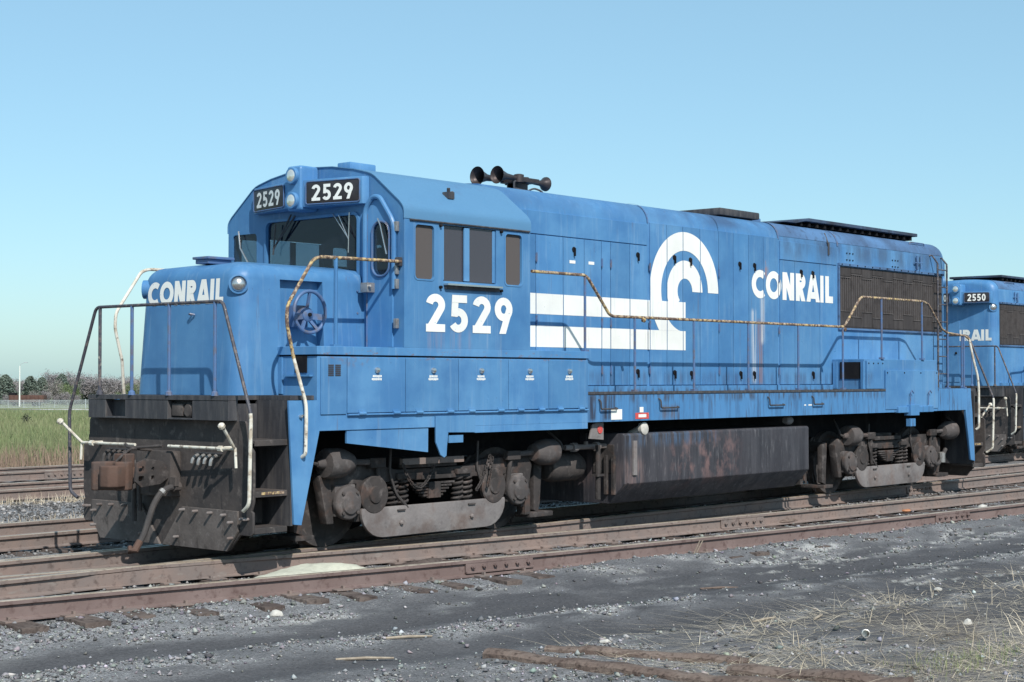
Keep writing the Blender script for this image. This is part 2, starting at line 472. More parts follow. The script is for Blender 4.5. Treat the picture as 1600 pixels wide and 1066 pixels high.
class MB:
    def __init__(s):
        s.v = []; s.f = []; s.m = []
    def add(s, vs, fs, mi=0):
        b = len(s.v)
        s.v += [tuple(v) for v in vs]
        s.f += [tuple(b + i for i in f) for f in fs]
        s.m += [mi] * len(fs)
        return s
    def box(s, x0, x1, y0, y1, z0, z1, mi=0):
        if x0 > x1: x0, x1 = x1, x0
        if y0 > y1: y0, y1 = y1, y0
        if z0 > z1: z0, z1 = z1, z0
        vs = [(x, y, z) for z in (z0, z1) for y in (y0, y1) for x in (x0, x1)]
        return s.add(vs, [(0, 2, 3, 1), (4, 5, 7, 6), (0, 1, 5, 4), (2, 6, 7, 3), (0, 4, 6, 2), (1, 3, 7, 5)], mi)
    def obox(s, c, ax, ay, az, mi=0):
        c = Vector(c); ax = Vector(ax); ay = Vector(ay); az = Vector(az)
        vs = [c + ax * i + ay * j + az * k for k in (-1, 1) for j in (-1, 1) for i in (-1, 1)]
        return s.add(vs, [(0, 2, 3, 1), (4, 5, 7, 6), (0, 1, 5, 4), (2, 6, 7, 3), (0, 4, 6, 2), (1, 3, 7, 5)], mi)
    def prism(s, poly, axis, a, b, mi=0):
        """poly of 2-D points; axis 'y': (x,z), 'x': (y,z), 'z': (x,y)"""
        n = len(poly)
        def P(p, t):
            return {'y': (p[0], t, p[1]), 'x': (t, p[0], p[1]), 'z': (p[0], p[1], t)}[axis]
        vs = [P(p, a) for p in poly] + [P(p, b) for p in poly]
        fs = [tuple(range(n)), tuple(range(2 * n - 1, n - 1, -1))]
        fs += [(i, i + n, (i + 1) % n + n, (i + 1) % n) for i in range(n)]
        return s.add(vs, fs, mi)
    def tube(s, pts, r, n=8, fil=0, caps=True, closed=False, mi=0):
        pts = fillet(pts, fil) if fil else [Vector(p) for p in pts]
        k = len(pts)
        rs = r if isinstance(r, (list, tuple)) else [r] * k
        ring = []
        up = Vector((0, 0, 1))
        prev = None
        for i, p in enumerate(pts):
            a = pts[(i - 1) % k] if (closed or i > 0) else p
            b = pts[(i + 1) % k] if (closed or i < k - 1) else p
            t = (b - a).normalized()
            if prev is None:
                u = t.cross(up)
                if u.length < 1e-3: u = t.cross(Vector((0, 1, 0)))
                u.normalize()
            else:
                u = (prev - t * prev.dot(t))
                if u.length < 1e-4: u = t.cross(up)
                u.normalize()
            prev = u
            w = t.cross(u)
            ring.append([p + (u * math.cos(2 * PI * j / n) + w * math.sin(2 * PI * j / n)) * rs[i] for j in range(n)])
        vs = [q for rg in ring for q in rg]
        fs = []
        for i in range(k if closed else k - 1):
            j2 = (i + 1) % k
            for j in range(n):
                fs.append((i * n + j, i * n + (j + 1) % n, j2 * n + (j + 1) % n, j2 * n + j))
        if caps and not closed:
            fs.append(tuple(range(n - 1, -1, -1))); fs.append(tuple((k - 1) * n + j for j in range(n)))
        return s.add(vs, fs, mi)
    def lathe(s, prof, c, d, n=20, mi=0, open0=False):
        """prof: (distance along axis, radius)"""
        c = Vector(c); d = Vector(d).normalized()
        u = d.cross(Vector((0, 0, 1)))
        if u.length < 1e-3: u = d.cross(Vector((0, 1, 0)))
        u.normalize(); w = d.cross(u)
        vs = []
        for t, r in prof:
            vs += [c + d * t + (u * math.cos(2 * PI * j / n) + w * math.sin(2 * PI * j / n)) * r for j in range(n)]
        fs = []
        for i in range(len(prof) - 1):
            for j in range(n):
                fs.append((i * n + j, i * n + (j + 1) % n, (i + 1) * n + (j + 1) % n, (i + 1) * n + j))
        if prof[0][1] > 1e-4 and not open0: fs.append(tuple(range(n - 1, -1, -1)))
        if prof[-1][1] > 1e-4: fs.append(tuple((len(prof) - 1) * n + j for j in range(n)))
        return s.add(vs, fs, mi)
    def mesh(s, name, parent=None, bevel=0, weld=False, seg=2):
        org = ORG.get(root_of(parent).name, Vector((0, 0, 0))) if parent is not None else Vector((0, 0, 0))
        me = bpy.data.meshes.new(name)
        me.from_pydata([(x - org.x, y - org.y, z - org.z) for x, y, z in s.v], [], s.f)
        if any(s.m):
            me.polygons.foreach_set('material_index', s.m)
        if bevel or weld:
            bm = bmesh.new(); bm.from_mesh(me)
            if weld: bmesh.ops.remove_doubles(bm, verts=bm.verts, dist=1e-4)
            if bevel:
                bmesh.ops.recalc_face_normals(bm, faces=bm.faces)
                es = [e for e in bm.edges if len(e.link_faces) == 2 and e.calc_face_angle(0) > .5]
                bmesh.ops.bevel(bm, geom=es, offset=bevel, segments=seg, profile=.6, affect='EDGES', clamp_overlap=True)
            bm.to_mesh(me); bm.free()
        return me
    def build(s, name, mat, parent=None, bevel=0, weld=False, sharp=35, seg=2):
        me = s.mesh(name, parent, bevel, weld, seg)
        finish(me, mat, sharp)
        return link(name, me, parent)

def boolean(base, cutters, op='DIFFERENCE'):
    """base and cutters are linked objects; the cutters are removed, base gets the result"""
    for o in [base] + list(cutters):
        bm = bmesh.new(); bm.from_mesh(o.data); bmesh.ops.recalc_face_normals(bm, faces=bm.faces); bm.to_mesh(o.data); bm.free()
    for c in cutters:
        md = base.modifiers.new('b', 'BOOLEAN'); md.operation = op; md.solver = 'EXACT'; md.object = c
    bpy.context.view_layer.update()
    dg = bpy.context.evaluated_depsgraph_get()
    me = bpy.data.meshes.new_from_object(base.evaluated_get(dg))
    base.modifiers.clear()
    base.data = me
    for c in cutters:
        bpy.data.objects.remove(c, do_unlink=True)
    n = len(me.polygons)
    me.polygons.foreach_set('use_smooth', np.ones(n, dtype=bool))
    me.set_sharp_from_angle(angle=math.radians(35))
    return base

# ------------------------------------------------------------------ lettering (flat glyphs from strokes)
def arc(cx, cy, rx, ry, a0, a1, n=18):
    return [(cx + rx * math.cos(math.radians(a0 + (a1 - a0) * i / n)), cy + ry * math.sin(math.radians(a0 + (a1 - a0) * i / n))) for i in range(n + 1)]

def glyph(ch, w):
    """strokes in a box of height 1; returns (width, [polylines]) with stroke width w"""
    h = w / 2
    if ch == '2':
        r = .29 - h
        return .60, [arc(.29, 1 - h - r, r, r, 170, -32, 16) + [(.06 + h * .6, h), (.10, h)], [(.0, h), (.58, h)]]
    if ch == '5':
        return .60, [[(.54, 1 - h), (.075, 1 - h)], [(.075 + h, 1 - h * .5), (.05 + h, .42)], arc(.27, .325, .30 - h, .325 - h, 138, -150, 22)]
    if ch == '9':
        r = .29 - h
        return .60, [arc(.29, .675, r + .005, .325 - h, 0, 360, 28), [(.575 - h, .66), (.22, -.1)]]
    if ch == '0':
        return .60, [arc(.29, .5, .29 - h, .5 - h, 0, 360, 32)]
    if ch == 'C':
        return .80, [arc(.50, .5, .50 - h, .5 - h, 52, 308, 26)]
    if ch == 'O':
        return .98, [arc(.48, .5, .48 - h, .5 - h, 0, 360, 34)]
    if ch == 'N':
        return .80, [[(h, 0), (h, 1)], [(.74 - h, 0), (.74 - h, 1)], [(h * .9, 1.08), (.74 - h * .9, -.08)]]
    if ch == 'R':
        return .68, [[(h, 0), (h, 1)], [(h, 1 - h), (.30, 1 - h)] + arc(.34, .72, .27 - h + .01, .28 - h, 90, -90, 14) + [(h, .44 + h)],
                     [(.27, .52), (.60 - h * .6, -.1)]]
    if ch == 'A':
        return .80, [[(h * .55, -.08), (.40, 1.10)], [(.80 - h * .55, -.08), (.40, 1.10)], [(.2, .24), (.6, .24)]]
    if ch == 'I':
        return .32, [[(h, 0), (h, 1)]]
    if ch == 'L':
        return .56, [[(h, 0), (h, 1)], [(0, h), (.52, h)]]
    return .4, []

def stroke_quads(pl, w):
    pts = [Vector(p) for p in pl]
    n = len(pts)
    closed = (pts[0] - pts[-1]).length < 1e-6
    L, R = [], []
    for i in range(n):
        if closed:
            a = pts[i - 1] if i > 0 else pts[-2]; b = pts[i + 1] if i < n - 1 else pts[1]
        else:
            a = pts[max(0, i - 1)]; b = pts[min(n - 1, i + 1)]
        p = pts[i]
        t1 = (p - a).normalized() if (p - a).length > 1e-9 else None
        t2 = (b - p).normalized() if (b - p).length > 1e-9 else None
        if t1 is None: t1 = t2
        if t2 is None: t2 = t1
        t = (t1 + t2).normalized()
        nv = Vector((-t.y, t.x))
        k = 1 / max(.5, nv.dot(Vector((-t1.y, t1.x))))
        L.append(p + nv * w / 2 * k); R.append(p - nv * w / 2 * k)
    return [[L[i], R[i], R[i + 1], L[i + 1]] for i in range(n - 1)]

def clip_poly(bm, co, no):
    bmesh.ops.bisect_plane(bm, geom=bm.verts[:] + bm.edges[:] + bm.faces[:], plane_co=co, plane_no=no, clear_outer=True)

def text_bm(txt, w, gap=.10):
    """a flat bmesh in the (u, v) plane, height 1; returns bm and total width"""
    bm = bmesh.new()
    x = 0
    lift = 0
    for ch in txt:
        wd, strokes = glyph(ch, w)
        for st in strokes:
            lift += 1
            for q in stroke_quads(st, w):
                vs = [bm.verts.new((x + p.x, p.y, .0006 * (lift % 4))) for p in q]
                try: bm.faces.new(vs)
                except ValueError: pass
        x += wd + gap
    bmesh.ops.remove_doubles(bm, verts=bm.verts, dist=1e-5)
    clip_poly(bm, (0, 1, 0), (0, 1, 0)); clip_poly(bm, (0, 0, 0), (0, -1, 0))
    return bm, x - gap

def decal(name, bm, place, mat, parent, cuts=None, gap=.008):
    """place(u, v, lift) -> world point.  cuts: world-u values where a seam runs (in u units)"""
    if cuts:
        for cx in cuts:
            for s in (-1, 1):
                bmesh.ops.bisect_plane(bm, geom=bm.verts[:] + bm.edges[:] + bm.faces[:], plane_co=(cx + s * gap, 0, 0), plane_no=(1, 0, 0))
            kill = [f for f in bm.faces if abs(f.calc_center_median().x - cx) < gap * .98]
            bmesh.ops.delete(bm, geom=kill, context='FACES')
    org = ORG[root_of(parent).name]
    for v in bm.verts:
        v.co = Vector(place(v.co.x, v.co.y, v.co.z)) - org
    me = bpy.data.meshes.new(name)
    bm.to_mesh(me); bm.free()
    me.materials.append(MATS[mat])
    return link(name, me, parent)

# ================================================================== the locomotive (x from its front sill, -y is the near side, z above the rail)
LEN = 17.23
loco = thing('locomotive', 'blue diesel locomotive numbered 2529 filling the picture, short nose to the left', 'locomotive', (8.6, 0, 0))
A = loco
END = (lambda x: x, lambda x: LEN - x)

def rrect(x0, x1, z0, z1, r, n=5):
    p = []
    for cx, cz, a in ((x1 - r, z1 - r, 0), (x0 + r, z1 - r, 90), (x0 + r, z0 + r, 180), (x1 - r, z0 + r, 270)):
        p += [(cx + r * math.cos(math.radians(a + 90 * i / n)), cz + r * math.sin(math.radians(a + 90 * i / n))) for i in range(n + 1)]
    return p

# ---- underframe and deck
MB().box(.35, 16.88, -.72, .72, .92, 1.30).box(.7, 16.5, -1.30, 1.30, 1.30, 1.62).build('underframe_light_block', 'dark_void', A)  # dark filling added to block light below the deck
pl = [(0, -1.22), (.13, -1.22), (.13, -.96), (.62, -.96), (.62, -1.455), (16.61, -1.455), (16.61, -.96), (17.10, -.96), (17.10, -1.22), (17.23, -1.22)]
MB().prism(pl + [(x, -y) for x, y in reversed(pl)], 'z', 1.64, 1.686).build('deck', 'black_paint', A)
for k, e in enumerate(END):
    b = MB()
    for y0, y1 in ((1.22, .893), (.537, -.219), (-.631, -1.22)):
        b.box(e(.004), e(.125), y0, y1, 1.432, 1.637)
    b.box(e(.10), e(.122), 1.2, -1.2, 1.436, 1.634)
    b.box(e(.006), e(.12), .893, .537, 1.432, 1.452).box(e(.006), e(.12), -.219, -.631, 1.432, 1.452)
    es = b.build('end_sill', 'black_paint', A, bevel=.004, seg=1)
    MB().box(e(.03), e(.098), -.25, -.44, 1.47, 1.60).build('jumper_socket', 'pilot_dust', es, bevel=.012)
    MB().lathe([(0, .075), (.05, .08), (.07, .06), (.075, .0)], (e(.09), -.53, 1.53), (e(0) - e(1), 0, 0)).build('jumper_socket', 'pilot_dust', es)
    # pilot plate
    hp = [(1.34, 1.43), (1.362, 1.40), (1.37, 1.17), (1.445, 1.155), (1.474, 1.12), (1.477, .62), (1.44, .52), (1.47, .505), (1.47, .30), (1.44, .27), (1.27, .27), (1.10, .105)]
    poly = [(-y, z) for y, z in hp] + [(y, z) for y, z in reversed(hp)]
    pp = MB().prism(poly, 'x', e(.12), e(.15)).build('pilot_plate', 'pilot_dust', A, bevel=.004, seg=1)
    for s in (-1, 1):
        pw = MB().prism([(s * .36, .52), (s * 1.266, .515), (s * 1.266, .31), (s * 1.10, .098), (s * .02, .098)], 'x', e(.085), e(.114)).build('plow_plate', 'plow_dust', A, bevel=.003, seg=1)
        for yy, zz in ((.40, .49), (.62, .485), (.86, .48), (1.08, .47), (1.19, .40), (1.19, .24), (.3, .2), (1.40, .44), (1.34, .44)):
            MB().lathe([(0, .015), (.06, .015), (.07, .010), (.072, 0)], (e(.086 if yy < 1.3 else .12), s * yy, zz), (e(0) - e(1), 0, 0), 8).build('bolt', 'truck_dust', pw)
        # multiple-unit hose stubs
        for i in range(4):
            y = s * (.63 + .10 * i)
            MB().tube([(e(.12), y, 1.075), (e(.06), y, 1.065), (e(.01), y - .005, 1.03), (e(.005), y, .97 if i % 2 else .985)], .018, 8, .03).build('air_hose_stub', 'bare_steel' if i < 4 and s < 0 else 'rubber_hose', pp)
        MB().box(e(.08), e(.12), s * .58, s * .99, 1.085, 1.10).build('hose_bracket', 'black_paint', pp)
        # uncoupling lever
        ey = e(-.0)
        lv = MB().tube([(e(-.04), s * .29, 1.155), (ey, s * 1.33, 1.15), (e(-.22), s * 1.405, 1.385)], .016, 8, .03)
        lv.tube([(ey, s * 1.335, 1.165), (ey, s * 1.35, .96)], .015, 8)
        lv.lathe([(0, .02), (.02, .036), (.05, .036), (.065, .02)], (e(-.21), s * 1.40, 1.365), (e(-.22) - e(-.0), s * .075, .23), 10)
        lvo = lv.build('uncoupling_lever', 'white_rail', A)
        MB().tube([(e(.12), s * 1.12, 1.15), (e(-.0), s * 1.12, 1.15)], .022, 8).tube([(e(-.012), s * 1.09, 1.15), (e(-.012), s * 1.15, 1.15)], .03, 8).build('lever_bracket', 'white_rail', lvo)
    # coupler with draft pocket
    cp = MB()
    cp.box(e(.12), e(-.02), -.30, .30, .62, 1.10).build('draft_gear_box', 'pilot_dust', A, bevel=.02)
    c = MB().box(e(.05), e(-.36), -.085, .085, .80, .94)
    c.prism([(e(-.34), -.10), (e(-.33), .11), (e(-.42), .17), (e(-.55), .20), (e(-.66), .20), (e(-.665), .14), (e(-.56), .10), (e(-.51), .02), (e(-.53), -.05), (e(-.43), -.13)], 'z', .70, 1.0)
    c.prism([(e(-.30), -.075), (e(-.30), .075), (e(-.44), .11), (e(-.44), -.10)], 'z', .76, 1.08)
    cpo = c.build('coupler', 'coupler_rust', A, bevel=.022, seg=3)
    k2 = MB().prism([(e(-.46), -.14), (e(-.535), -.035), (e(-.61), -.03), (e(-.625), .04), (e(-.665), .045), (e(-.69), -.02), (e(-.665), -.12), (e(-.59), -.17)], 'z', .74, .965)
    k2.build('knuckle', 'coupler_rust', cpo, bevel=.03, seg=3)
    gp = MB().prism([(e(-.02), .90), (e(-.10), 1.0), (e(-.30), 1.035), (e(-.42), .99), (e(-.44), .80), (e(-.36), .735), (e(-.12), .76), (e(-.02), .82)], 'y', -.27, -.235).build('coupler_guard', 'truck_dark', cpo, bevel=.006)
    boolean(gp, [MB().prism(rrect(e(-.40) if e(0) < 1 else e(-.33), e(-.33) if e(0) < 1 else e(-.40), z_, z_ + .055, .015), 'y', -.5, -.1).build('cut', 'coupler_rust', A) for z_ in (.80, .90)] + [MB().prism(rrect(e(-.24) if e(0) < 1 else e(-.20), e(-.20) if e(0) < 1 else e(-.24), z_, z_ + .045, .012), 'y', -.5, -.1).build('cut', 'coupler_rust', A) for z_ in (.81, .90)])
    MB().box(e(-.08), e(-.30), -.24, -.08, .86, .93).build('coupler_bracket', 'pilot_dust', cpo, bevel=.01)
    MB().tube([(e(.0), .05, 1.10), (e(-.3), .0, 1.13), (e(-.45), -.05, 1.06), (e(-.5), -.02, 1.0)], .014, 8, .05).tube([(e(-.12), -.3, 1.16), (e(-.25), .1, 1.13), (e(-.12), .35, 1.16)], .016, 8, .1).build('lift_link', 'pilot_dust', cpo)
    # brake pipe hose with glad hand
    hz = MB().tube([(e(.05), -.36, .73), (e(-.10), -.36, .725), (e(-.20), -.355, .66), (e(-.275), -.345, .54), (e(-.315), -.33, .40), (e(-.35), -.315, .27), (e(-.41), -.30, .16)], .033, 10, .08)
    ho = hz.build('brake_hose', 'rubber_hose', A)
    MB().tube([(e(-.40), -.302, .19), (e(-.46), -.30, .10), (e(-.50), -.27, .09), (e(-.48), -.24, .13)], [.036, .042, .034, .026], 10).build('glad_hand', 'coupler_rust', ho)
    MB().tube([(e(-.15), -.358, .70), (e(-.18), -.356, .675)], .038, 10).build('hose_clamp', 'bare_steel', ho)
    MB().tube([(e(.05), -.36, .73), (e(-.03), -.36, .73)], .05, 10).box(e(-.0), e(-.05), -.42, -.32, .74, .83).build('angle_cock', 'pilot_dust', ho)
    # second, straight hose on the far side of the coupler
    MB().tube([(e(.06), .34, .98), (e(-.0), .34, .96), (e(-.02), .34, .8), (e(-.01), .34, .33)], .028, 8, .05).build('signal_hose', 'rubber_hose', A)
    MB().tube([(e(.06), .24, .98), (e(-.0), .24, .96), (e(-.02), .24, .8), (e(-.01), .24, .45)], .024, 8, .05).build('signal_hose', 'rubber_hose', A)
    # steps at both corners
    for s in (-1, 1):
        MB().box(e(.60), e(.63), s * .93, s * 1.492, .345, 1.638).build('step_well_wall', 'black_paint', A)
        MB().box(e(.16), e(.60), s * .93, s * .955, .37, 1.60).build('step_well_back', 'black_paint', A)
        for z, y0 in ((.345, 1.04), (.715, 1.02), (1.235, 1.0)):
            t = MB().box(e(.165), e(.598), s * y0, s * 1.44, z - .035, z).box(e(.165), e(.598), s * 1.425, s * 1.445, z - .06, z - .0005)
            to = t.build('step', 'pilot_dust', A, bevel=.004, seg=1)
            if z == .715: MB().box(e(.25), e(.55), s * 1.446, s * 1.450, z - .035, z - .008).build('step_edge', 'yellow_rail', to)
        MB().box(e(.165), e(.598), s * 1.03, s * 1.05, .35, .60).build('riser', 'pilot_dust', A)
        MB().box(e(.35), e(.39), s * 1.0, s * 1.10, 1.24, 1.40).build('step_bracket', 'black_paint', A)
    # end handrail: across the sill, and down to the steps
    pts = [(e(.02), -1.44, .53), (e(.0), -1.555, .60), (e(.0), -1.58, 1.50), (e(.02), -1.105, 2.655), (e(.02), 1.105, 2.655), (e(.0), 1.58, 1.50), (e(.0), 1.555, .60), (e(.02), 1.44, .53)]
    q = fillet(pts, .07)
    top = [p for p in q if p.z > 1.5]
    low1 = [p for p in q if p.z <= 1.5 and p.y < 0]; low2 = [p for p in q if p.z <= 1.5 and p.y > 0]
    hr = MB().tube(top, .018, 10).build('end_handrail', 'dark_rail', A)
    MB().tube(low1 + [top[0]], .0195, 10).build('grab_section', 'white_rail', hr)
    MB().tube([top[-1]] + low2, .0195, 10).build('grab_section', 'dark_rail', hr)
    for y in (1.03, .44, -.216, -.98):
        MB().tube([(e(.02), y, 1.69), (e(.02), y, 2.655)], .019, 8).lathe([(0, .04), (.035, .035), (.05, .02)], (e(.02), y, 1.686), (0, 0, 1), 8).build('stanchion', 'blue_rail' if y < .5 else 'dark_rail', hr)

# ---- side sills, corner posts and walkway edge
def frontpost(s, y0, y1, nm='corner_post'):
    MB().prism([(.545, 1.636), (.94, 1.636), (.972, 1.312), (.726, .344), (.622, .358)], 'y', s * y0, s * y1).build(nm, 'blue_paint', A, bevel=.003, seg=1)
frontpost(-1, 1.495, 1.522); frontpost(1, 1.47, 1.50)
for s in (-1, 1):
    MB().prism([(15.2, 1.692), (16.46, 1.692), (16.475, 1.52), (16.515, 1.30), (16.61, .40), (16.45, .43), (16.25, 1.312), (15.2, 1.312)], 'y', s * 1.462, s * 1.502).build('corner_post', 'blue_paint_low', A, bevel=.003, seg=1)
    x0 = 5.515 if s < 0 else .98
    MB().box(x0, 15.198, s * 1.462, s * 1.498, 1.312, 1.655).build('side_sill', 'blue_paint_low', A)
    MB().box(x0, 15.198, s * 1.458, s * 1.508, 1.658, 1.696).build('walkway_edge', 'black_paint', A, bevel=.004, seg=1)
    for xx, ww in ((5.75, .35), (7.05, .42), (9.75, .42), (11.0, .30)):
        MB().tube([(xx, s * 1.498, 1.60), (xx, s * 1.535, 1.57), (xx, s * 1.54, 1.475), (xx + ww, s * 1.54, 1.475), (xx + ww, s * 1.498, 1.49)], .011, 6, .02).build('sill_grab_iron', 'black_paint', A)
    # rear compartment box
    rb = MB().box(12.66, 15.2, s * .88, s * 1.48, 1.69, 2.178).build('equipment_compartment', 'blue_paint', A, bevel=.006, seg=1)
    for xa, xb, za, zb in ((12.70, 13.26, 1.70, 2.15), (13.32, 15.17, 1.36, 2.0)):
        MB().box(xa, xb, s * 1.481, s * 1.51, za, zb).build('cover_panel', 'blue_paint', rb, bevel=.003, seg=1)
        for i in range(4):
            MB().lathe([(0, .013), (.01, .011), (.012, 0)], (xa + .05 + (xb - xa - .1) * i / 3, s * 1.51, zb - .04), (0, s, 0), 6).build('bolt', 'dark_void', rb)
    MB().box(12.645, 12.659, s * 1.05, s * 1.42, 1.86, 2.13).build('vent_shade_plate', 'dark_void', rb)  # flat dark plate, stands in for the shade of an opening
    MB().box(12.63, 12.662, s * .93, s * 1.0, 1.70, 2.14).box(12.63, 12.662, s * 1.43, s * 1.475, 1.70, 2.14).build('vent_frame', 'blue_paint_low', rb)
    MB().box(13.70, 14.95, s * 1.43, s * 1.54, 1.30, 1.40).box(14.05, 14.35, s * 1.45, s * 1.58, 1.25, 1.43).box(14.08, 14.25, s * 1.47, s * 1.56, 1.07, 1.20).build('sand_fill_bracket', 'blue_paint_low', A, bevel=.005, seg=1)
    for xx in (14.1, 14.75):
        MB().tube([(xx, s * 1.54, 1.42), (xx, s * 1.55, 1.62), (xx + .05, s * 1.55, 1.67), (xx + .1, s * 1.55, 1.62)], .009, 6).build('hook', 'blue_rail', A)

# ---- low compartment under the cab, near side
cb = MB().box(.95, 5.512, -.86, -1.508, 1.312, 2.10).build('battery_box', 'blue_paint', A, bevel=.004, seg=1)
xs = [1.364, 2.243, 3.107, 3.978, 4.727, 5.506]
MB().box(.99, 1.354, -1.509, -1.522, 1.485, 2.085).build('vent_panel', 'blue_paint', cb, bevel=.002, seg=1)
for j in range(6):
    z = 1.895 + .021 * j
    for xa in (1.09, 1.19):
        MB().box(xa, xa + .075, -1.523, -1.530, z, z + .011).build('louvre', 'radiator_grey', cb)
for i in range(5):
    d = MB().box(xs[i] + .005, xs[i + 1] - .005, -1.509, -1.524, 1.495, 2.088).build('compartment_door', 'blue_paint', A, bevel=.002, seg=1)
    xm = (1.80, 2.683, 3.49, 4.36, 5.12)[i]
    MB().lathe([(0, .033), (.012, .033), (.03, .026), (.034, .0)], (xm, -1.524, 1.955), (0, -1, 0), 12).build('latch', 'chrome', d)
    st_ = MB()
    rs_ = random.Random(i)
    for zz, hw in ((1.845, .075), (1.877, .06)):
        xx = xm - hw
        while xx < xm + hw:
            w_ = rs_.uniform(.008, .018); st_.box(xx, xx + w_, -1.5245, -1.5260, zz + rs_.uniform(-.003, .003), zz + .024); xx += w_ + .005
    st_.build('stencil_lettering', 'white_paint', d)['kind'] = 'stuff'
    for xx in (xs[i] + .16, xs[i + 1] - .2):
        MB().tube([(xx, -1.535, 1.487), (xx + .10, -1.535, 1.487)], .019, 8).box(xx, xx + .1, -1.520, -1.530, 1.487, 1.525).build('hinge', 'blue_paint', d)
MB().tube([(1.37, -1.528, 1.476), (5.50, -1.528, 1.470)], .011, 8).build('hinge_rod', 'blue_paint', cb)
MB().prism([(1.384, 1.308), (2.635, 1.308), (2.632, 1.036), (1.384, 1.173)], 'y', -1.47, -1.495).build('skirt_plate', 'blue_paint', cb)
MB().prism([(2.724, 1.44), (3.388, 1.44), (3.388, 1.24), (2.93, 1.25), (2.91, 1.10), (2.90, .985), (2.86, .965), (2.80, 1.0), (2.725, 1.15)], 'y', -1.509, -1.53).build('hanger_bracket', 'blue_paint', cb, bevel=.003, seg=1)
MB().box(2.97, 3.21, -1.48, -1.50, 1.13, 1.215).build('placard', 'blue_paint', cb)
MB().box(3.39, 5.512, -1.47, -1.506, 1.235, 1.315).build('skirt_plate', 'blue_paint', cb)
MB().box(.935, .949, -1.17, -1.35, 1.925, 2.10).build('access_shade_plate', 'dark_void', cb)  # dark plate on the box face, painted shade instead of a recess
MB().box(.90, .949, -1.02, -1.44, 1.885, 1.905).box(.925, .949, -.90, -.97, 1.70, 2.09).build('ledge', 'blue_paint_low', cb)
MB().box(.93, 5.515, -.86, -1.527, 2.115, 2.205).build('sub_base', 'blue_paint', A, bevel=.004, seg=1)
MB().box(.96, 5.50, -.87, -1.49, 2.095, 2.12).build('sub_base_gap', 'dark_void', A)
MB().box(.93, 4.38, .86, 1.49, 1.69, 2.205).build('equipment_box', 'blue_paint', A)
MB().lathe([(0, .02), (.02, .02), (.035, .01)], (.70, -1.522, 1.47), (0, -1, 0), 8).box(.71, .78, -1.523, -1.545, 1.475, 1.49).build('pipe_fitting', 'chrome', A)

# ---- cab
def cab_poly(inset=0.0, zb=2.206):
    p = [(1.525, zb), (1.525, 3.715), (1.518, 3.755), (1.495, 3.793), (1.455, 3.835), (1.06, 4.145), (1.00, 4.178), (.94, 4.198), (.72, 4.252), (.36, 4.308), (0, 4.328)]
    full = [(-y, z) for y, z in p] + [(y, z) for y, z in reversed(p[:-1])]
    if inset:
        full = [(y * (1 - inset / 1.525), zb + .03 if z == zb else z - inset) for y, z in full]
    return full
cab = MB().prism(cab_poly(), 'x', 2.219, 4.374).build('cab', 'blue_paint', A)
def cutter(b):
    return b.build('cut', 'blue_paint', A)
cuts = [cutter(MB().prism(cab_poly(.05, 2.206), 'x', 2.265, 4.33))]
for x0, x1, z0, z1, r in ((2.386, 2.695, 2.977, 3.592, .05), (2.842, 3.751, 2.975, 3.615, .01), (3.913, 4.215, 2.976, 3.587, .05)):
    cuts.append(cutter(MB().prism(rrect(x0, x1, z0, z1, r), 'y', -1.7, 1.7)))
cuts.append(cutter(MB().prism(rrect(-.785, .80, 2.98, 3.735, .07), 'x', 2.1, 2.40)))
for y0, y1, r in ((-1.315, -1.045, .12), (.99, 1.44, .05)):
    cuts.append(cutter(MB().prism(rrect(y0, y1, 3.015, 3.62, r), 'x', 2.1, 2.40)))
for y0, y1 in ((-1.44, -.98), (.98, 1.44)):
    cuts.append(cutter(MB().prism(rrect(y0, y1, 3.0, 3.62, .05), 'x', 4.2, 4.5)))
boolean(cab, cuts)
# roof skin
ro = MB()
pr = [p for p in cab_poly() if p[1] > 3.7]
out = [(y * 1.004, z + .010) for y, z in pr]; inn = [(y, z + .001) for y, z in pr]
ro.prism([(-1.531, 3.645)] + out + [(1.531, 3.645), (1.5262, 3.645)] + inn[::-1] + [(-1.5262, 3.645)], 'x', 2.207, 4.384)
cr = ro.build('cab_roof', 'blue_roof', A, sharp=25)
MB().tube([(2.30, -1.536, 3.634), (4.35, -1.536, 3.636)], .012, 6).build('drip_rail', 'black_paint', cr)
MB().tube([(2.30, 1.536, 3.634), (4.35, 1.536, 3.636)], .012, 6).build('drip_rail', 'black_paint', cr)
MB().box(2.34, 2.76, -.52, -.30, 4.27, 4.375).build('roof_hatch', 'blue_paint', cr, bevel=.02)
ant = MB().box(3.12, 3.22, -1.35, -1.25, 3.95, 4.03).tube([(3.17, -1.30, 4.0), (3.15, -1.32, 4.075)], .02, 8).tube([(3.15, -1.30, 4.02), (3.21, -1.34, 4.03)], .014, 6)
ant.build('antenna_base', 'black_paint', cr)
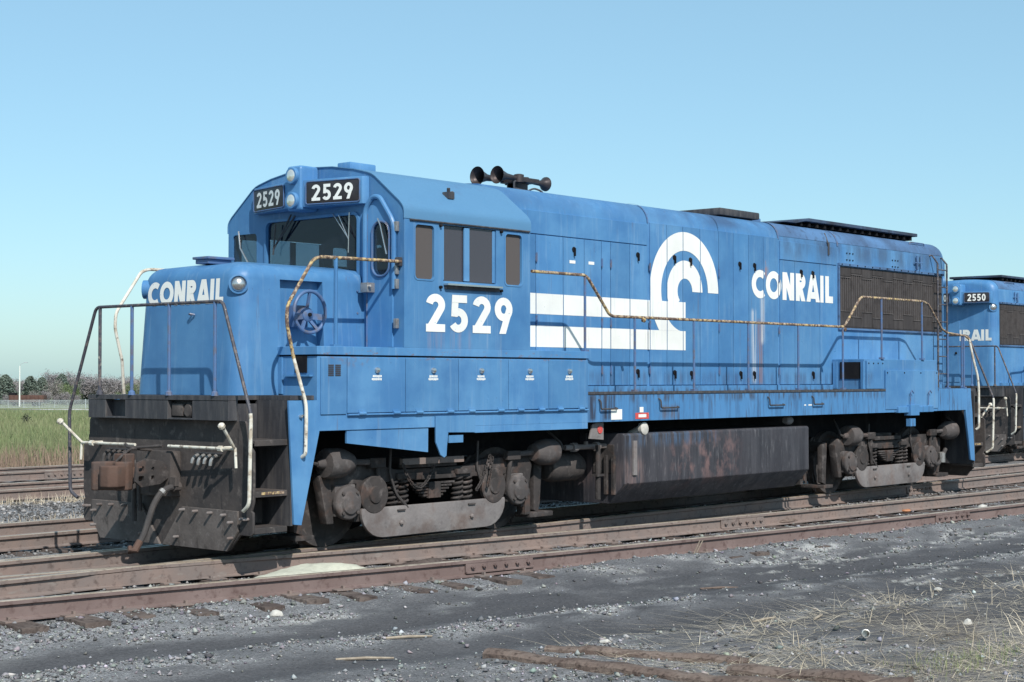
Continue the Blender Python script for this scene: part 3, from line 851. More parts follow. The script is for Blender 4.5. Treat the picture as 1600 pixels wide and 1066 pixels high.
# side windows
for s in (-1, 1):
    for x0, x1, z0, z1, r, gm in ((2.386, 2.695, 2.977, 3.592, .05, 'dusty_glass'), (3.913, 4.215, 2.976, 3.587, .05, 'dusty_glass')):
        f = MB()
        o_ = rrect(x0 - .014, x1 + .014, z0 - .014, z1 + .014, .058); i_ = rrect(x0 + .004, x1 - .004, z0 + .004, z1 - .004, .046)
        n = len(o_)
        for ya, yb in ((1.526, 1.531),):
            vs = [(x, s * yb, z) for x, z in o_] + [(x, s * yb, z) for x, z in i_] + [(x, s * ya, z) for x, z in o_] + [(x, s * 1.48, z) for x, z in i_]
            fs = []
            for i in range(n):
                j = (i + 1) % n
                fs += [(i, j, n + j, n + i), (i, 2 * n + i, 2 * n + j, j), (n + i, n + j, 3 * n + j, 3 * n + i)]
            f.add(vs, fs)
        fo = f.build('window_frame', 'blue_paint', A)
        MB().prism(i_, 'y', s * 1.492, s * 1.500).build('pane', gm if s < 0 else 'window_glass', fo)
    sf = MB().box(3.207, 3.294, s * 1.495, s * 1.522, 2.985, 3.605).box(2.848, 2.872, s * 1.495, s * 1.515, 2.985, 3.605).box(3.70, 3.745, s * 1.495, s * 1.515, 2.985, 3.605)
    so = sf.build('window_sash', 'blue_paint', A, bevel=.004, seg=1)
    MB().box(2.872, 3.207, s * 1.485, s * 1.491, 2.98, 3.61).build('pane', 'side_glass' if s < 0 else 'window_glass', so)
    MB().box(3.294, 3.705, s * 1.500, s * 1.506, 2.98, 3.61).build('pane', 'side_glass' if s < 0 else 'window_glass', so)
    lg = MB().box(2.85, 3.79, s * 1.527, s * 1.60, 2.925, 2.945)
    lo = lg.build('arm_rest', 'chrome', A)
    MB().box(2.86, 3.78, s * 1.527, s * 1.56, 2.885, 2.924).build('arm_rest_bracket', 'black_paint', lo)
    for xx in (2.79, 3.83):
        for zz in (2.90, 3.60):
            MB().lathe([(0, .018), (.03, .018), (.034, 0)], (xx, s * 1.526, zz), (0, s, 0), 8).build('stop_bolt', 'dark_void', A)
# rear cab windows
for s in (-1, 1):
    MB().box(4.345, 4.351, s * .98, s * 1.44, 3.0, 3.62).build('window_pane', 'window_glass', A)
# windshield
ws = MB().box(2.238, 2.246, -.79, .80, 2.98, 3.74).build('windshield', 'window_glass', A)
fr = MB()
o_ = rrect(-.815, .83, 2.95, 3.765, .09); i_ = rrect(-.783, .798, 2.983, 3.733, .07)
n = len(o_)
vs = [(2.196, y, z) for y, z in o_] + [(2.196, y, z) for y, z in i_] + [(2.218, y, z) for y, z in o_] + [(2.25, y, z) for y, z in i_]
fs = []
for i in range(n):
    j = (i + 1) % n
    fs += [(i, j, n + j, n + i), (i, 2 * n + i, 2 * n + j, j), (n + i, n + j, 3 * n + j, 3 * n + i)]
fr.add(vs, fs).build('windshield_frame', 'blue_paint', ws)
wp = MB()
for pts in ([(2.185, -.40, 3.76), (2.18, -.66, 3.47)], [(2.18, -.68, 3.76), (2.18, -.665, 3.30)], [(2.18, -.50, 3.74), (2.18, -.67, 3.45)]):
    wp.tube(pts, .007, 6)
wp.build('wiper', 'chrome', ws)
wp = MB()
for pts in ([(2.18, .32, 3.80), (2.18, .62, 3.42)], [(2.18, .60, 3.70), (2.18, .64, 3.34)], [(2.18, .25, 3.78), (2.18, .60, 3.45)]):
    wp.tube(pts, .010, 6)
wp.build('wiper', 'black_paint', ws)
MB().box(2.232, 2.24, .985, 1.445, 3.01, 3.62).build('window_pane', 'window_glass', A)
MB().tube([(2.19, 1.30, 3.66), (2.17, 1.24, 3.45), (2.18, 1.02, 3.16)], .010, 6).build('wiper', 'chrome', A)
# front door on the near side
dr = MB().box(2.196, 2.2185, -.955, -1.365, 2.21, 3.60)
dro = MB().prism([(-.955, 2.215), (-.955, 3.78), (-1.06, 3.88), (-1.15, 3.87), (-1.36, 3.58), (-1.36, 2.215)], 'x', 2.197, 2.2185).build('cab_door', 'blue_paint', A)
cutd = cutter(MB().prism(rrect(-1.312, -1.048, 3.018, 3.617, .12), 'x', 2.1, 2.4))
boolean(dro, [cutd])
MB().tube([(2.185, -.935, 2.92), (2.185, -.935, 3.78), (2.185, -1.06, 3.915), (2.185, -1.17, 3.90), (2.185, -1.395, 3.60), (2.185, -1.395, 2.86)], .030, 10, .09).build('door_gutter', 'blue_paint', dro)
MB().tube([(2.19, y, z) for y, z in rrect(-1.318, -1.042, 3.012, 3.623, .12)], .014, 8, closed=True).build('window_seal', 'blue_rail', dro)
MB().box(2.205, 2.211, -1.04, -1.32, 3.01, 3.63).build('pane', 'window_glass', dro)
MB().tube([(2.17, -1.15, 3.66), (2.165, -1.20, 3.58), (2.165, -1.30, 3.25)], .010, 6).build('wiper', 'chrome', dro)
MB().tube([(2.197, -.955, 2.22), (2.197, -.955, 3.76)], .012, 6).build('door_edge', 'blue_rail', dro)
for zz in (3.50, 3.02, 2.86, 2.42):
    MB().box(2.17, 2.217, -1.40, -1.45, zz, zz + .11).build('hinge', 'bare_steel', dro, bevel=.008)
MB().box(2.08, 2.20, -.965, -1.08, 2.83, 2.94).tube([(2.12, -1.02, 2.88), (2.10, -1.12, 2.90)], .02, 8).build('door_lock', 'bare_steel', dro, bevel=.015)
# number boards and headlights at both ends
def numberboards(xf, sg, zc, yo, num, xo, hh):
    """xf: x of the sill-side face of the wall; sg: -1 forward, +1 rearward"""
    h = MB()
    xi = xf + sg * .255; xe = xf + sg * xo
    h.prism([(xf, yo + .03), (xe, yo), (xi, .165), (xi, -.165), (xe, -yo), (xf, -yo - .03)], 'z', zc - hh - .03, zc + hh + .035)
    ho = h.build('number_board_housing', 'blue_paint', A, bevel=.015)
    lh = MB().box(xf, xf + sg * .285, -.125, .125, zc - .19, zc + .335).build('headlight_housing', 'blue_paint', A, bevel=.045, seg=3)
    for zz in (zc + .215, zc - .075):
        l = MB().lathe([(0, .098), (.03, .10), (.045, .092), (.046, .084)], (xf + sg * .284, 0, zz), (sg, 0, 0), 20).build('lamp_ring', 'blue_paint', lh)
        MB().lathe([(0, .083), (.012, .07), (.020, .045), (.024, 0)], (xf + sg * .318, 0, zz), (sg, 0, 0), 20).build('lamp_lens', 'lamp_lens', lh)
    for s in (-1, 1):
        a = Vector((xe, s * yo, 0)); b = Vector((xi, s * .165, 0))
        t = (b - a).normalized(); nrm = Vector((sg * abs(t.y), -t.x * (1 if t.y * sg > 0 else -1) * 1.0, 0))
        nrm = Vector((t.y, -t.x, 0))
        if nrm.x * sg < 0: nrm = -nrm
        nrm.normalize()
        L_ = (b - a).length
        mid = (a + b) / 2 + Vector((0, 0, zc))
        bo = MB().obox(mid + nrm * .006, t * (L_ / 2 - .03), nrm * .012, Vector((0, 0, hh))).build('number_board', 'number_black', A, bevel=.01)
        MB().tube([mid + nrm * .016 + t * u + Vector((0, 0, w_)) for u, w_ in rrect(-L_ / 2 + .025, L_ / 2 - .025, -hh - .005, hh + .005, .03, 3)], .008, 6, closed=True).build('board_rim', 'blue_rail', bo)
        bm, wd = text_bm(num, .19, .13)
        rt = Vector((0, 0, 1)).cross(nrm)            # text runs along this direction
        k = (hh * 2 * .74); ku = (L_ - .22) / wd
        decal('board_number', bm, lambda u, v, w_: mid + nrm * (.0205 + w_) + rt * ((u - wd / 2) * ku) + Vector((0, 0, (v - .5) * k)), 'white_paint', bo)
    return ho
NB = [numberboards(2.219, -1, 3.995, .94, '2529', .085, .125)]
# cab interior
MB().box(2.30, 2.75, -.5, .4, 2.24, 3.10).box(2.9, 3.4, -1.15, -.75, 2.24, 2.9).box(3.3, 3.42, -1.15, -.75, 2.9, 3.45).box(2.7, 3.0, .2, .9, 2.24, 3.22).box(3.6, 4.30, -.35, .35, 2.24, 3.5).build('control_stand', 'cab_inside', A, bevel=.03)
MB().prism([(y * .955, z if z < 2.3 else z - .06) for y, z in cab_poly()], 'x', 4.318, 4.326).build('cab_lining', 'cab_inside', A).data
cl = [o for o in A.children if o.name.startswith('cab_lining')][0]
cc = [cutter(MB().prism(rrect(y0, y1, 3.0, 3.62, .05), 'x', 4.2, 4.5)) for y0, y1 in ((-1.44, -.98), (.98, 1.44))]
boolean(cl, cc)

# ---- nose
def nose_ring(ins, z):
    t = (z - 1.69) / 1.4
    hw = .915 - .055 * t - ins
    xf = .365 + .075 * t + ins
    r = max(.03, .20 - ins * .5)
    p = [(2.23, -hw)]
    p += [(xf + r - r * math.sin(a), -hw + r - r * math.cos(a)) for a in [PI / 2 * i / 7 for i in range(8)]]
    p += [(xf + r - r * math.cos(a), hw - r + r * math.sin(a)) for a in [PI / 2 * i / 7 for i in range(8)]]
    p += [(2.23, hw)]
    return [(x, y, z) for x, y in p]
rings = [nose_ring(0, z) for z in (1.688, 2.1, 2.5, 2.93)]
for i in range(1, 8):
    a = PI / 2 * i / 7
    rings.append(nose_ring(.17 * (1 - math.cos(a)), 2.93 + .165 * math.sin(a)))
rings.append([(x, y, z + .03) for x, y, z in nose_ring(.40, 3.10)])
rings.append([(x, y * .5, z + .055) for x, y, z in nose_ring(.55, 3.10)])
nv = len(rings[0])
nb = MB()
vs = [p for r in rings for p in r]
fs = []
for i in range(len(rings) - 1):
    for j in range(nv - 1):
        fs.append((i * nv + j, i * nv + j + 1, (i + 1) * nv + j + 1, (i + 1) * nv + j))
fs.append(tuple((len(rings) - 1) * nv + j for j in range(nv)))
fs.append(tuple(range(nv - 1, -1, -1)))
fs.append(tuple([i * nv for i in range(len(rings))] + [i * nv + nv - 1 for i in range(len(rings) - 1, -1, -1)]))
nb.add(vs, fs)
nose = nb.build('nose', 'blue_paint', A, sharp=40)
bmx = bmesh.new(); bmx.from_mesh(nose.data); bmesh.ops.recalc_face_normals(bmx, faces=bmx.faces); bmx.to_mesh(nose.data); bmx.free()
boolean(nose, [cutter(MB().box(.985, 1.60, -1.1, -.785, 2.207, 2.93))])
MB().prism(rrect(.985 - .02, 1.62, 2.207, 2.95, .03), 'y', -.775, -.783).build('niche_back', 'blue_paint', nose)
hb = MB()
WX, WZ, WY = 1.27, 2.585, -1.03
hb.tube([(WX + .225 * math.cos(a), WY, WZ + .225 * math.sin(a)) for a in [2 * PI * i / 36 for i in range(36)]], .020, 10, closed=True)
for a, w0 in ((90, .014), (195, .035), (345, .035), (240, .018), (300, .018)):
    ca, sa = math.cos(math.radians(a)), math.sin(math.radians(a))
    p0 = Vector((WX + .222 * ca, WY, WZ + .222 * sa)); p1 = Vector((WX + .05 * ca, WY + .05, WZ + .05 * sa - .03))
    hb.obox((p0 + p1) / 2, (p1 - p0) / 2, Vector((-sa, 0, ca)) * w0, Vector((0, .012, 0)))
hb.lathe([(0, .075), (.05, .075), (.065, .05), (.07, .0)], (WX, WY + .075, WZ - .03), (0, -1, 0), 14)
hb.build('hand_brake_wheel', 'blue_rail', A)
MB().lathe([(0, .022), (.02, .022), (.024, 0)], (WX, WY + .006, WZ - .03), (0, -1, 0), 10).build('wheel_nut', 'dark_void', A)
MB().box(1.18, 1.36, -.785, -.90, 2.42, 2.66).tube([(WX, -.80, WZ - .03), (WX, -.98, WZ - .03)], .03, 8).build('hand_brake_gearbox', 'blue_rail', A, bevel=.02)
MB().lathe([(-.05, .105), (.05, .105), (.052, .088), (.03, .085)], (.485, -.785, 2.86), (-.62, -.78, 0), 20).build('marker_lamp', 'blue_paint', A)
ml = MB().lathe([(0, .085), (.03, .07), (.05, .042), (.055, 0)], (.472, -.80, 2.86), (-.62, -.78, 0), 20).build('marker_lens', 'chrome', A)
MB().lathe([(-.05, .105), (.05, .105), (.052, .088), (.03, .085)], (.485, .785, 2.86), (-.62, .78, 0), 20).build('marker_lamp', 'blue_paint', A)
MB().box(.62, .95, -.10, .12, 3.12, 3.17).box(.60, .97, -.13, .15, 3.17, 3.20).build('sand_hatch', 'blue_rail', A, bevel=.01)
bm, wd = text_bm('CONRAIL', .25, .045)
def place_nose(u, v, w_):
    z = 2.665 + v * .265
    return (.365 + .075 * (z - 1.69) / 1.4 - .004 - w_, .70 - u / wd * 1.33, z)
decal('nose_lettering', bm, place_nose, 'white_paint', nose)
MB().tube([(.40, -.10, 2.55), (.37, -.10, 2.56), (.36, -.13, 2.56), (.40, -.16, 2.55)], .012, 6).build('nose_eyelet', 'blue_rail', nose)
for zz in (2.3, 2.6, 2.85):
    MB().lathe([(0, .013), (.01, .013), (.013, 0)], (2.12, -.875, zz), (0, -1, 0), 6).build('rivet', 'blue_rail', nose)
# ---- nose side handrails
for s in (-1, 1):
    y = s * 1.49
    pts = [(2.20, y, 3.16), (1.0, y, 3.145), (.90, y, 3.11), (.55, y, 2.62), (.54, y, 2.44), (.64, y, 2.07)]
    lowp = [(.64, y, 2.07), (.735, y + s * .085, 1.60), (.735, y + s * .09, 1.45), (.725, y + s * .09, 1.08), (.725, y + s * .03, 1.05)]
    ho = MB().tube(pts, .019, 10, .07).build('nose_handrail', 'yellow_rail' if s < 0 else 'white_rail', A)
    MB().tube(lowp, .019, 10, .06).build('grab_section', 'white_rail', ho)
    MB().tube([(1.225, y, 2.2), (1.225, y, 3.145)], .021, 8).box(1.17, 1.28, y - .03, y + .03, 2.205, 2.225).build('stanchion', 'blue_paint', ho)
    MB().box(2.17, 2.222, s * 1.42, s * 1.50, 3.11, 3.21).build('rail_clamp', 'black_paint', ho, bevel=.012)

# ---- long hood
HX0, HX1 = 4.376, 16.84
def hood_ring(x, ins=0.0):
    p = [(.88 - ins, 1.69), (.88 - ins, 4.015 - ins * .4)]
    r = .285
    for i in range(1, 9):
        a = PI / 2 * i / 8
        p.append((.88 - r + r * math.cos(a) - ins, 4.015 - ins * .4 + r * math.sin(a) * (1 - ins * .8)))
    zt = p[-1][1]
    p += [(.3, zt + .025), (0, zt + .033)]
    full = [(-y, z) for y, z in p] + [(y, z) for y, z in reversed(p[:-1])]
    return [(x, y, z) for y, z in full]
hr_ = [hood_ring(HX0), hood_ring(7.65), hood_ring(11.05), hood_ring(12.87), hood_ring(HX1 - .20)]
for i in range(1, 8):
    a = PI / 2 * i / 7
    hr_.append(hood_ring(HX1 - .20 + .20 * math.sin(a), .20 * (1 - math.cos(a))))
nv = len(hr_[0])
def loft(rs):
    vs = [p for r in rs for p in r]; fs = []
    for i in range(len(rs) - 1):
        for j in range(nv - 1):
            fs.append((i * nv + j, i * nv + j + 1, (i + 1) * nv + j + 1, (i + 1) * nv + j))
    return vs, fs
hb = MB()
for i in range(len(hr_) - 1):
    vs, fs = loft(hr_[i:i + 2]); hb.add(vs, fs, 0 if i < 2 else 0)
vs = hr_[-1]; hb.add(vs, [tuple(range(nv))]); hb.add(hr_[0], [tuple(range(nv - 1, -1, -1))])
hood = hb.build('hood', 'blue_paint', A, weld=True)
# soot-stained roof cover over the rear half, slightly proud of the hood
sk = MB()
rr = [[(x, y * 1.004, z + .006) for x, y, z in hood_ring(xx)[2:-2]] for xx in (11.06, 12.0, 14.0, 16.62)]
nvr = len(rr[0])
vs = [p for r in rr for p in r]; fs = [(i * nvr + j, i * nvr + j + 1, (i + 1) * nvr + j + 1, (i + 1) * nvr + j) for i in range(len(rr) - 1) for j in range(nvr - 1)]
sk.add(vs, fs).build('sooty_roof_sheet', 'blue_sooty', hood)
# roof bands
for xb, w_ in ((7.645, .016), (9.4, .008), (11.055, .022), (12.875, .024)):
    b = MB()
    pr = [(y * 1.008, z + .011) for _, y, z in hood_ring(xb)[1:-1]]
    n = len(pr)
    vs = [(xb - w_, y, z) for y, z in pr] + [(xb + w_, y, z) for y, z in pr]
    b.add(vs, [(i, i + 1, n + i + 1, n + i) for i in range(n - 1)])
    b.build('roof_band', 'blue_rail' if w_ > .01 else 'blue_paint', hood)
# doors on the near side
YD = -.880; YF = -.900
SEAMS = [4.42, 5.22, 5.772, 6.213, 6.584, 6.780, 7.211, 7.625]
SE2 = [7.675, 8.080, 8.471, 8.905, 9.384, 9.776, 10.195, 10.606, 11.030]
SE3 = [11.080, 11.520, 12.285, 12.840]
def door(x0, x1, z0, z1, s=-1, nm='hood_door'):
    return MB().box(x0 + .007, x1 - .007, s * .878, s * .900, z0, z1).build(nm, 'blue_paint', hood, bevel=.003, seg=1)
for a, b in zip(SEAMS[:-1], SEAMS[1:]): door(a, b, 1.775, 3.70)
for a, b in zip(SE2[:-1], SE2[1:]): door(a, b, 1.775, 4.035)
for a, b in zip(SE3[:-1], SE3[1:]): door(a, b, 1.775, 3.70)
door(4.42, 7.625, 3.712, 4.005, nm='side_panel'); door(11.08, 12.84, 3.712, 4.0, nm='side_panel')
door(4.42, 12.84, 3.712, 4.0, 1, 'side_panel'); 
for i in range(12): door(4.42 + .70 * i, 5.12 + .70 * i, 1.775, 3.70, 1)
MB().box(4.4, 16.62, -.93, .93, 1.69, 1.765).build('hood_base_rail', 'blue_paint_low', hood)
LT = MB().lathe([(0, .038), (.008, .038), (.012, .030), (.013, 0)], (0, 0, 0), (0, -1, 0), 10).box(-.010, .010, -.010, -.032, -.085, .02).mesh('latch')
finish(LT, 'dark_void')
for x, z in ((5.99, 3.553), (7.39, 3.565), (8.257, 3.578), (8.652, 3.565), (9.94, 3.576), (10.345, 3.578), (11.70, 3.548), (12.055, 3.545),
             (7.385, 1.96), (8.26, 1.948), (8.672, 1.94), (9.958, 1.941), (10.33, 1.942), (12.055, 1.944)):
    o = link('latch', LT, hood); o.location = (x - 8.6, YF, z)
HG = MB().tube([(0, -.012, -.06), (0, -.012, .06)], .011, 6).box(-.016, .016, 0, -.008, -.045, .045).mesh('hinge')
finish(HG, 'blue_rail')
for x in (5.225, 6.584, 6.780, 7.668, 9.384, 11.042):
    for z in (3.35, 2.55, 1.92):
        o = link('hinge', HG, hood); o.location = (x - 8.6, YF, z + .06)
MB().box(5.90, 6.02, YF - .001, YF - .003, 3.37, 3.41).box(6.30, 6.42, YF - .001, YF - .003, 3.375, 3.415).build('stencil_lettering', 'white_paint', hood)
# ---- white stripes, emblem and lettering on the hood
CUT = SEAMS + SE2 + SE3
def quad_bm(polys, lift=0):
    bm = bmesh.new()
    for p in polys:
        bm.faces.new([bm.verts.new((x, z, lift)) for x, z in p])
    return bm
side = lambda u, v, w_: (u, YF - .0025 - w_, v)
decal('stripe', quad_bm([[(4.39, 2.688), (8.53, 2.688), (8.53, 2.952), (4.39, 2.952)]]), side, 'white_paint', hood, CUT)
decal('stripe', quad_bm([[(4.39, 2.267), (8.53, 2.267), (8.53, 2.540), (4.39, 2.540)]]), side, 'white_paint', hood, CUT)
ECX, ECZ = 8.517, 3.108
def ring_bm(ri, ro_, a1, zmin, lift):
    bm = bmesh.new()
    n = 72
    prev = None
    for i in range(n + 1):
        a = math.radians(a1 * i / n)
        cur = [bm.verts.new((ECX + r * math.cos(a), ECZ + r * math.sin(a), lift)) for r in (ri, ro_)]
        if prev: bm.faces.new([prev[0], prev[1], cur[1], cur[0]])
        prev = cur
    bmesh.ops.bisect_plane(bm, geom=bm.verts[:] + bm.edges[:] + bm.faces[:], plane_co=(0, zmin, 0), plane_no=(0, -1, 0), clear_outer=True)
    return bm
decal('emblem_arc', ring_bm(.580, .848, 264, 2.541, .0012), side, 'white_paint', hood, CUT)
decal('emblem_arc', ring_bm(.183, .440, 225, 2.90, .0006), side, 'white_paint', hood, CUT)
bm, wd = text_bm('CONRAIL', .25, .045)
for v in bm.verts:
    v.co.x = 10.27 + v.co.x / wd * 2.44; v.co.y = 3.085 + v.co.y * .432
decal('hood_lettering', bm, side, 'white_paint', hood, CUT)
bm, wd = text_bm('2529', .205, .12)
NUMDEC = decal('cab_number', bm, lambda u, v, w_: (2.56 + u / wd * 1.49, -1.529 - w_, 2.392 + v * .43), 'white_paint', cab)

# ---- radiator intakes, both sides
for s in (-1, 1):
    rad = MB().box(12.90, 16.60, s * .872, s * .890, 2.70, 3.70).build('radiator_intake', 'radiator_grey', A)
    MB().box(12.88, 16.62, s * .878, s * .925, 3.715, 3.755).box(12.88, 16.62, s * .878, s * .915, 2.665, 2.695).box(12.875, 12.91, s * .878, s * .912, 2.70, 3.712).build('intake_frame', 'blue_sooty', rad)
    nc = 10
    for k in range(nc):
        xa = 12.93 + k * (3.65 / nc); xb = xa + 3.65 / nc - .02
        b = MB()
        off = .09 * (k % 2)
        for j in range(5):
            xx = xa + .03 + j * (xb - xa - .06) / 4
            b.box(xx - .006, xx + .006, s * .890, s * .902, 2.98 - off, 3.52 + off * .6)
        b.box(xa, xb, s * .890, s * .906, 3.52 + off * .6, 3.535 + off * .6).box(xa, xb, s * .890, s * .906, 2.965 - off, 2.98 - off)
        b.build('shutter_panel', 'radiator_rib', rad)
        MB().box(xa, xb, s * .8905, s * .896, 2.72, 2.955 - off).build('screen_panel', 'radiator_grey', rad)
        MB().box(xa, xb, s * .8905, s * .896, 3.55 + off * .6, 3.69).build('screen_panel', 'radiator_grey', rad)
    for k in range(15):
        MB().lathe([(0, .012), (.012, .010), (.014, 0)], (12.95 + k * .255, s * .925, 3.735), (0, s, 0), 6).build('bolt', 'dark_void', rad)
    for xx, zz in ((13.18, 3.93), (14.75, 3.90)):
        b = MB()
        for i in range(3):
            for j in (0, 1):
                b.lathe([(0, .014), (.012, .012), (.014, 0)], (xx + i * .10, s * .882, zz - j * .11), (0, s, 0), 6)
        b.build('lifting_pad_bolts', 'dark_void', hood)
    MB().tube([(15.55, s * .80, 4.14), (15.55, s * .80, 4.27), (16.10, s * .80, 4.27), (16.10, s * .80, 4.14)], .012, 6, .04).build('roof_grab_iron', 'blue_rail', hood)
    MB().tube([(15.6, s * .885, 3.78), (15.6, s * .92, 3.78), (15.6, s * .92, 4.02)], .02, 6).tube([(15.75, s * .92, 3.80), (15.75, s * .91, 4.03)], .016, 6).tube([(15.52, s * .915, 3.90), (15.82, s * .915, 3.90)], .012, 6).build('drain_valve', 'blue_sooty', hood)
MB().tube([(16.22, -1.0, 3.92), (16.22, -1.0, 1.70)], .018, 6).tube([(16.58, -1.0, 3.92), (16.58, -1.0, 1.70)], .018, 6).build('ladder_side', 'dark_rail', hood)
for k in range(7):
    MB().tube([(16.22, -1.0, 1.95 + k * .31), (16.58, -1.0, 1.95 + k * .31)], .012, 6).build('ladder_rung', 'dark_rail', hood)
MB().tube([(16.22, -1.0, 3.92), (16.15, -.93, 4.06), (16.15, -.78, 4.06)], .016, 6).tube([(16.58, -1.0, 3.92), (16.58, -.9, 4.04), (16.58, -.72, 4.02)], .016, 6).build('ladder_hook', 'dark_rail', hood)
# ---- roof equipment
MB().box(9.85, 10.95, -.62, .35, 4.33, 4.44).build('exhaust_cover', 'black_paint', A, bevel=.025)
MB().box(10.95, 11.25, -.45, .30, 4.32, 4.385).build('exhaust_cover_tail', 'blue_sooty', A, bevel=.015)
wgs = MB().prism([(11.55, 4.345), (12.30, 4.455), (16.05, 4.455), (16.05, 4.40), (12.2, 4.40), (11.9, 4.345)], 'y', -.70, .70)
wo = wgs.build('radiator_roof_cover', 'soot_dark', A, bevel=.006, seg=1)
for k in range(16):
    MB().box(12.1 + k * .25, 12.16 + k * .25, -.66, .66, 4.325, 4.405).build('cover_support', 'dark_void', wo)
MB().box(12.0, 15.95, -.60, .60, 4.33, 4.36).build('fan_screen', 'dark_void', wo)
MB().tube([(12.55, -.895, 4.05), (12.60, -.80, 4.22)], .018, 6).tube([(12.55, -.905, 3.86), (12.55, -.905, 4.06)], .02, 6).build('pipe_bracket', 'black_paint', A)
# horn cluster
hn = MB()
hx, hz = 5.85, 4.50
for y, x0, L_, r in ((-.13, 5.34, .52, .118), (.16, 5.27, .62, .128)):
    pr = [(0, r), (.015, r * .95), (.06, r * .66), (.16, r * .38), (L_ * .7, r * .24), (L_, r * .2)]
    hn.lathe(pr, (x0, y, hz + .04), (1, 0, -.02), 24, open0=True)
    ri = [(.002, r * .94), (.07, r * .66), (.19, r * .36), (.30, 0)]
    hn.lathe(ri, (x0, y, hz + .04), (1, 0, -.02), 24, open0=True)
pr = [(0, .10), (.02, .097), (.06, .06), (.13, .038), (.40, .03)]
hn.lathe(pr, (6.50, .0, hz + .03), (-1, 0, .02), 18, open0=True); hn.lathe([(.002, .095), (.06, .055), (.12, 0)], (6.50, 0, hz + .03), (-1, 0, .02), 18, open0=True)
hn.box(5.78, 6.13, -.19, .20, hz - .01, hz + .045).box(5.80, 6.0, -.05, .08, hz - .14, hz - .01).lathe([(0, .07), (.10, .07), (.11, .04)], (5.78, -.13, hz - .02), (0, 0, 1), 12).lathe([(0, .07), (.10, .07), (.11, .04)], (5.92, .15, hz - .02), (0, 0, 1), 12).lathe([(0, .06), (.10, .06)], (6.05, 0, hz - .02), (0, 0, 1), 12)
hn.box(5.80, 6.0, -.10, .10, 4.32, hz - .02)
hno = hn.build('horn', 'horn_bronze', A)
MB().tube([(5.35, -.42, 4.30), (5.35, -.42, 4.42), (5.38, -.42, 4.44)], .014, 6).tube([(5.36, -.42, 4.34), (5.6, -.44, 4.32), (5.65, -.50, 4.36), (5.68, -.60, 4.32), (5.64, -.72, 4.22)], .013, 6, .04).build('horn_pipe', 'black_paint', hno)

# ---- rear end of the hood
NB.append(numberboards(16.84, 1, 3.86, .80, '2529', .075, .115))
bm, wd = text_bm('CONRAIL', .25, .045)
decal('end_lettering', bm, lambda u, v, w_: (16.843 + w_, -.80 + u / wd * 1.6, 2.80 + v * .275), 'white_paint', hood)
MB().box(16.84, 16.852, -.62, -.05, 1.78, 3.35).build('end_door', 'blue_paint', hood, bevel=.003, seg=1)
MB().lathe([(0, .03), (.02, .03), (.03, .0)], (16.852, -.14, 2.5), (1, 0, 0), 10).build('end_door_latch', 'dark_void', hood)
MB().box(16.843, 16.847, -.42, -.10, 3.12, 3.26).build('warning_plate', 'white_paint', hood)
MB().box(16.8475, 16.849, -.41, -.11, 3.135, 3.165).box(16.8475, 16.849, -.41, -.11, 3.18, 3.205).box(16.8475, 16.849, -.41, -.11, 3.22, 3.245).build('warning_lettering', 'red_label', hood)
for s in (-1, 1):
    MB().lathe([(-.06, .11), (.035, .11), (.037, .09), (.02, .085)], (16.78, s * .80, 3.62), (.72, s * .69, 0), 18).build('marker_lamp', 'blue_paint', A)
    MB().lathe([(0, .088), (.02, .075), (.035, .04), (.04, 0)], (16.79, s * .81, 3.62), (.72, s * .69, 0), 18).build('marker_lens', 'chrome', A)

# ---- side handrails of the hood
for s in (-1, 1):
    y = s * 1.475
    pts = [(4.46, y, 3.167), (5.48, y, 3.170), (5.56, y, 3.14), (6.0, y, 2.69), (6.08, y, 2.668), (11.98, y, 2.675), (12.06, y, 2.70), (12.54, y, 3.14), (12.62, y, 3.168), (14.70, y, 3.172), (14.90, y, 3.13), (15.40, y, 2.72), (15.62, y, 2.655), (16.30, y, 2.62), (16.40, y + s * .03, 2.56)]
    ho = MB().tube(pts, .020, 10, .05).build('side_handrail', 'yellow_rail' if s < 0 else 'white_rail', A)
    MB().tube([(16.40, y + s * .03, 2.56), (16.50, y + s * .06, 2.2), (16.60, y + s * .09, 1.92), (16.645, y + s * .09, 1.70), (16.645, y + s * .09, 1.0), (16.63, y + s * .04, .96)], .021, 10, .08).build('grab_section', 'white_rail', ho)
    for x, z0, z1 in ((5.50, 2.2, 3.165), (6.55, 1.69, 2.67), (7.907, 1.69, 2.67), (9.278, 1.69, 2.672), (10.654, 1.69, 2.674), (11.99, 1.69, 2.675), (13.248, 2.178, 3.168), (14.66, 2.178, 3.17), (15.62, 1.69, 2.655), (16.25, 1.69, 2.63)):
        MB().tube([(x, y, z0), (x, y, z1)], .017, 8).box(x - .045, x + .045, y - .03, y + .03, z0 + .002, z0 + .03).build('stanchion', 'blue_rail', ho)
    for x in (6.72, 12.02):
        MB().lathe([(0, .03), (.04, .03), (.05, .0)], (x, y, 2.64), (0, s, -.3), 8).build('rail_lug', 'yellow_rail', ho)

